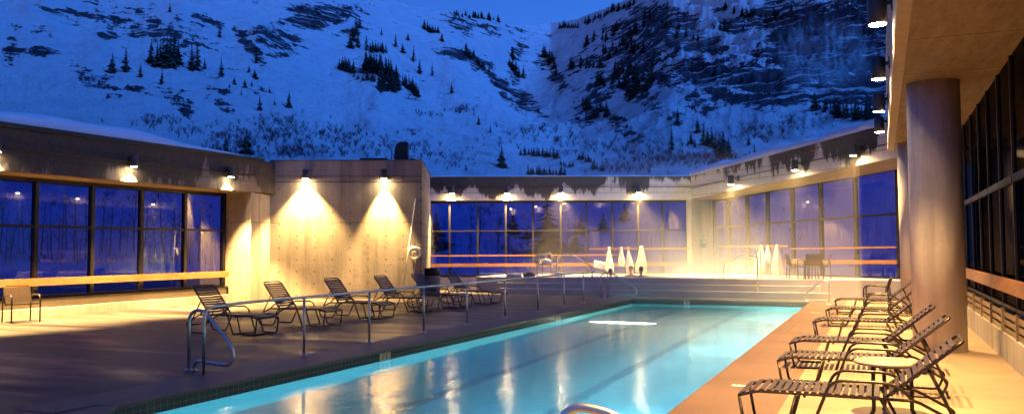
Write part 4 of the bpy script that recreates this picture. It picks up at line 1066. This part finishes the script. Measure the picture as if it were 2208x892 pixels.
# flat towel over the bench rail
p = onC2(1293,.26,1.0)
tv = MB()
for i in range(9):
    for j in range(7): 
        tv.v.append((-.30+.075*i, -.02+.012*math.sin(i*1.3+j*.7)-.01*j, .17-.05*j+.012*math.sin(i*.9)+(-.01*i)))
for i in range(8):
    for j in range(6): tv.f.append((i*7+j,i*7+j+1,(i+1)*7+j+1,(i+1)*7+j)); tv.sm.append(True)
o = tv.build('draped_towel', M['white_cloth'], None, loc=p, rz=math.atan2(tC.y,tC.x)); sm = o.modifiers.new('solid','SOLIDIFY'); sm.thickness = .015
props(o, 'white towel draped flat over the bench rail left of the robes', 'towel')
def blob(name, label, cat, loc, sx, sy, sz, mat, seed=0, rz=0):
    bm = bmesh.new(); bmesh.ops.create_icosphere(bm, subdivisions=3, radius=1); rd = random.Random(seed); a, b, c = [rd.uniform(0,6) for _ in range(3)]
    for v in bm.verts:
        k = 1+.16*math.sin(4*v.co.x+a)*math.cos(5*v.co.y+b)+.10*math.sin(9*v.co.z+7*v.co.x+c); v.co *= k
        v.co.z = max(v.co.z, -.55); v.co.x *= sx; v.co.y *= sy; v.co.z = (v.co.z+.55)*sz
    me = bpy.data.meshes.new(name); bm.to_mesh(me); bm.free(); me.materials.append(mat)
    for p_ in me.polygons: p_.use_smooth = True
    o = bpy.data.objects.new(name, me); col.objects.link(o); o.location = loc; o.rotation_euler = (0,0,rz); return props(o, label, cat)
blob('towel_pile','crumpled white towels heaped on the left end of the terrace','towel',U(1107,32.4,PZ),.30,.2,.10,M['white_cloth'],1)
blob('travel_bag','dark soft bag lying on the terrace beside the towel heap','bag',U(1141,32.6,PZ),.24,.16,.13,M['bag'],2)
blob('towel_bundle','small rolled white towel on the terrace right of the draped armchair','towel',U(1203,33.2,PZ),.16,.13,.12,M['white_cloth'],3)
blob('towel_bundle','white towel dropped over the terrace armchair seat','towel',U(1176,33.6,PZ+.44),.24,.2,.16,M['white_cloth'],4)
def sandals():
    t = thing('pair_of_shoes','pair of dark shoes left at the foot of the terrace steps','shoes',U(1083,31.3,0),.4)
    for k in (0,1):
        m = MB().prism([(-.05+.14*k,-.14),(.03+.14*k,-.14),(.05+.14*k,.08),(0+.14*k,.15),(-.06+.14*k,.06)], 0, .03); m.prism([(-.04+.14*k,-.13),(.02+.14*k,-.13),(.03+.14*k,0),(-.05+.14*k,0)], .031, .09)
        m.build('shoe', M['bag'], t, bevel=.01)
sandals()

# ============================================================ FIXTURES ON AND NEAR THE WALLS
def onB(px, off, z):
    u = (px-1104)/FPX; s = (u*BW0.y-BW0.x)/(t_.x-u*t_.y); p = BW0+t_*s+nB*off; p.z = z; return p
rzB = math.atan2(t_.y, t_.x)
t = thing('life_ring','white life ring with hanging rope on the right end of the concrete block','life ring', onB(894,.08,1.55), rzB)
MB().tube([(.19*math.cos(2*math.pi*k/24), 0, .19*math.sin(2*math.pi*k/24)) for k in range(24)], .055, 12, closed=True).build('ring', M['plastic_white'], t)
MB().tube([(0,-.06,.05),(.08,-.07,0),(.02,-.07,-.08),(-.06,-.07,0),(0,-.07,.07),(.05,-.075,-.1),(.0,-.07,-.62)], .012, 6, .03).build('rope', M['rope'], t)
MB().box(-.03,.03,-.02,.06,-.03,.30).build('hook', M['steel'], t)
t = thing('rescue_pole','long pale rescue pole leaning on the concrete block behind the life ring','pole')
MB().tube([onB(896,.03,3.45), onB(868,.40,.02)], .018, 8).build('shaft', M['plastic_white'], t)
# rubbish bin
t = thing('rubbish_bin','grey concrete bin with a black lid standing at the corner of the block','bin', U(931,31.6,0))
MB().lathe([(.27,0),(.30,.05),(.32,.66),(.32,.72)], seg=28).build('bin_body', simple('bin_concrete',(.36,.34,.33),.8), t)
MB().lathe([(.345,.722),(.345,.80),(.28,.98),(0,.99)], seg=28).build('lid', M['black'], t)
# flue and plant on the roof of the block
t = thing('roof_flue','black rounded flue standing on the roof of the concrete block','flue', onB(857,-1.6,4.80), rzB)
vs = []; fs = []; prof = []
for k in range(13):
    an = math.pi/2*k/12; prof.append((-.24+.48*(1-math.cos(an)) if False else -.24+.30*(1-math.cos(an)), .42+.34*math.sin(an)))
outl = [(.26,0),(.26,.80),(.14,.82)]+[(-.02-.22*math.sin(a), .82-.34*(1-math.cos(a))) for a in (0,.4,.8,1.2,1.57)]+[(-.26,0)]
nn_ = len(outl); vs = [(x,-.2,z) for x,z in outl]+[(x,.2,z) for x,z in outl]
fs = [tuple(range(nn_)), tuple(range(2*nn_-1,nn_-1,-1))]+[(i,nn_+i,nn_+(i+1)%nn_,(i+1)%nn_) for i in range(nn_)]
MB().add(vs, fs).build('flue_body', M['black'], t, bevel=.05)
MB().tube([(-.36,0,0),(-.36,0,.5)], .012, 6).build('stay_rod', M['black'], t)
o = MB().box(-.45,.45,-.3,.3,0,.16).box(-.5,.5,-.34,.34,.162,.2).build('roof_unit', M['black'], None, loc=onB(795,-1.6,4.80), rz=rzB, bevel=.02); props(o,'low flat black unit on the block roof left of the flue','roof unit')
o = MB().lathe([(.2,0),(.2,.10),(.12,.2),(0,.22)], seg=18).build('roof_vent', M['black'], None, loc=onB(882,-1.6,4.80)); props(o,'low domed black vent on the block roof right of the flue','roof vent')
# call box on the corner pier
n1 = (U(1536,36.95)-U(1491,35.99)).normalized(); pc = U(1513,36.45); pc.z = 1.9; rzp = math.atan2(n1.y,n1.x)
t = thing('call_box','green emergency call box with a small sign above it on the corner pier','call box', pc, rzp)
MB().box(-.17,.17,-.11,-.01,-.22,.12).build('housing', M['green_box'], t, bevel=.01); MB().box(-.10,.10,-.125,-.112,.0,.06).build('handle', M['steel'], t)
MB().box(-.12,.12,-.04,-.01,.18,.36).build('sign', simple('green_sign',(.10,.30,.22),.5), t)
# small red alarm light on the right rear fascia
u = (1757-1104)/FPX; s = (u*F0.y-F0.x)/(tF.x-u*tF.y); p = F0+tF*s+nf*.04; p.z = 5.0
props(MB().lathe([(.06,0),(.06,.05),(.03,.08)], seg=14).build('alarm_bell', M['red_paint'], None, loc=p), 'small red alarm bell high on the right rear fascia', 'alarm bell')

# depth markers
def text_mesh(s, size):
    c = bpy.data.curves.new('t','FONT'); c.body = s; c.size = size; c.extrude = .001; c.align_x = 'CENTER'; c.align_y = 'CENTER'
    o = bpy.data.objects.new('t', c); col.objects.link(o); dg = bpy.context.evaluated_depsgraph_get(); dg.update()
    me = bpy.data.meshes.new_from_object(o.evaluated_get(dg)); bpy.data.objects.remove(o); return me
M['ink'] = simple('black_ink', (.01,.01,.015), .5)
def marker(label, M4, s, w, h, ts):
    t = bpy.data.objects.new('depth_marker', None); col.objects.link(t); t.matrix_world = M4; props(t, label, 'pool marker')
    MB().box(-w/2,w/2,-h/2,h/2,0,.004).build('plate', M['plastic_white'], t)
    me = text_mesh(s, ts); me.materials.clear(); me.materials.append(M['ink'])
    o = bpy.data.objects.new('numerals', me); col.objects.link(o); o.parent = t; o.location = (0,0,.0055)
def side_matrix(a_, b_, z_):     # plate on the left pool wall facing the water
    x = -(W(1,0)-W(0,0)); x = (W(1,0)-W(0,0)); y = Vector((0,0,1)); z = W(0,1)-W(0,0)
    x = -z.cross(y) if False else y.cross(z)
    m = Matrix.Identity(4)
    for i in range(3): m[i][0] = x[i]; m[i][1] = y[i]; m[i][2] = z[i]
    m.translation = W(a_, b_, z_); return m
# reading direction: along +A as seen from the pool
marker("white tile plate reading 3' 6\" in the dark tile band of the left pool wall", side_matrix(12.35, PL+.004, -.10), "3' 6\"", .34, .125, .115)
marker("small pale depth plate in the far part of the left pool wall", side_matrix(20.7, PL+.004, -.10), "3' 6\"", .34, .125, .115)
mm = Matrix.Identity(4); x = (W(0,1)-W(0,0)); y = Vector((0,0,1)); z = -(W(1,0)-W(0,0))
for i in range(3): mm[i][0] = x[i]; mm[i][1] = y[i]; mm[i][2] = z[i]
mm.translation = W(PF-.004, -5.9, -.10); marker('pale depth plate on the far end wall of the pool', mm, '4', .2, .125, .115)
for a_, lb in ((10.75,'white depth marker set in the right pool deck near the loungers'),(23.3,'white depth marker far away in the right pool deck')):
    mm = Matrix.Rotation(RZ, 4, 'Z'); mm.translation = W(a_, PR+.42, .004); marker(lb, mm, '3 FT', .22, .13, .085)

# ============================================================ BATHERS
def person(label, loc, face, armspread=.35):
    bm = bmesh.new()
    def ell(c, r, rot=None):
        m = Matrix.Translation(c) @ (rot or Matrix.Identity(4)) @ Matrix.Diagonal((*r,1)); bmesh.ops.create_icosphere(bm, subdivisions=3, radius=1, matrix=m)
    ell((0,0,0),(.078,.095,.115)); ell((.0,.035,-.055),(.055,.06,.06)); ell((0,.098,-.015),(.013,.02,.022)); ell((.083,0,-.01),(.012,.022,.03)); ell((-.083,0,-.01),(.012,.022,.03))
    ell((0,.09,-.055),(.026,.012,.008)); ell((.032,.082,.012),(.016,.012,.01)); ell((-.032,.082,.012),(.016,.012,.01))
    ell((0,-.015,-.14),(.055,.058,.09)); ell((0,-.02,-.27),(.17,.09,.085)); ell((0,-.01,-.45),(.165,.11,.22)); ell((0,.0,-.68),(.16,.11,.14))
    for s in (-1,1):
        ell((s*.19,-.01,-.29),(.07,.07,.08)); ell((s*.24,.03,-.42),(.052,.055,.16)); ell((s*(.22),.16,-.56),(.042,.16,.042))
        ell((s*.18,.33,-.56),(.04,.06,.02)); ell((s*.1,.2,-.74),(.085,.24,.085)); ell((s*.1,.42,-.86),(.055,.06,.16))
    me = bpy.data.meshes.new('person'); bm.to_mesh(me); bm.free(); me.materials.append(M['skin'])
    o = bpy.data.objects.new('person', me); col.objects.link(o); o.location = loc; o.rotation_euler = (0,0,face)
    r_ = o.modifiers.new('remesh','REMESH'); r_.mode = 'VOXEL'; r_.voxel_size = .011; r_.use_smooth_shade = True
    sm_ = o.modifiers.new('smooth','SMOOTH'); sm_.iterations = 4
    props(o, label, 'person')
    hb = bmesh.new(); bmesh.ops.create_icosphere(hb, subdivisions=3, radius=1, matrix=Matrix.Translation((0,-.022,.028)) @ Matrix.Diagonal((.088,.098,.108,1)))
    bmesh.ops.bisect_plane(hb, geom=hb.verts[:]+hb.edges[:]+hb.faces[:], plane_co=(0,.03,.01), plane_no=(0,.8,-.62), clear_outer=True)
    hm = bpy.data.meshes.new('hair'); hb.to_mesh(hm); hb.free(); hm.materials.append(M['hair'])
    for p_ in hm.polygons: p_.use_smooth = True
    ho = bpy.data.objects.new('hair', hm); col.objects.link(ho); ho.parent = o
person('bather sitting in the spa facing away, head in front of the widest white robe', U(1381,32.3,.86), R(10))
person('bather sitting in the spa, head in front of the third robe', U(1359,33.2,.86), R(160))
person('bather low in the spa at its left end, dark head below the leftmost robe', U(1316,33.0,.78), R(-60))

# ============================================================ STEAM
def mk_steam():
    m = bpy.data.materials.new('steam'); m.use_nodes = True; nt = m.node_tree; nt.nodes.clear(); o = N(nt,'OutputMaterial')
    pv = N(nt,'VolumePrincipled'); pv.inputs['Color'].default_value = (.95,.95,.95,1); pv.inputs['Anisotropy'].default_value = .2
    v = coords(nt); sep = N(nt,'SeparateXYZ'); nt.links.new(v, sep.inputs[0])
    def gs(s, c, w): 
        d = math_(nt,'DIVIDE', math_(nt,'SUBTRACT', s, c), w); return math_(nt,'MULTIPLY', d, d)
    q = math_(nt,'ADD', gs(sep.outputs['X'], -5.9, 2.4), gs(sep.outputs['Y'], 34.0, 3.0))
    g = math_(nt,'EXPONENT', math_(nt,'MULTIPLY', q, -1.0))
    hz = math_(nt,'EXPONENT', math_(nt,'MULTIPLY', math_(nt,'MAXIMUM', math_(nt,'SUBTRACT', sep.outputs['Z'], .5), 0), -.85))
    n = noise(nt, coords(nt,(1,1,.6)), .7, 3, .6, .6)
    d = math_(nt,'MULTIPLY', math_(nt,'MULTIPLY', g, hz), ramp(nt, n, [(.3,.25),(.7,1)]))
    low = math_(nt,'MULTIPLY', math_(nt,'EXPONENT', math_(nt,'MULTIPLY', sep.outputs['Z'], -1.3)), math_(nt,'MULTIPLY', n, .11))
    d = math_(nt,'ADD', math_(nt,'ADD', math_(nt,'MULTIPLY', d, .30), low), .004)
    nt.links.new(d, pv.inputs['Density']); nt.links.new(pv.outputs[0], o.inputs['Volume']); return m
st = MB().box(-13,-.6,24.5,37.5,.02,5.2).build('steam', mk_steam()); local(st)
props(st, 'pale steam rising over the spa and the far end of the pool', 'steam', None, 'stuff')
print('objects', len(bpy.data.objects))
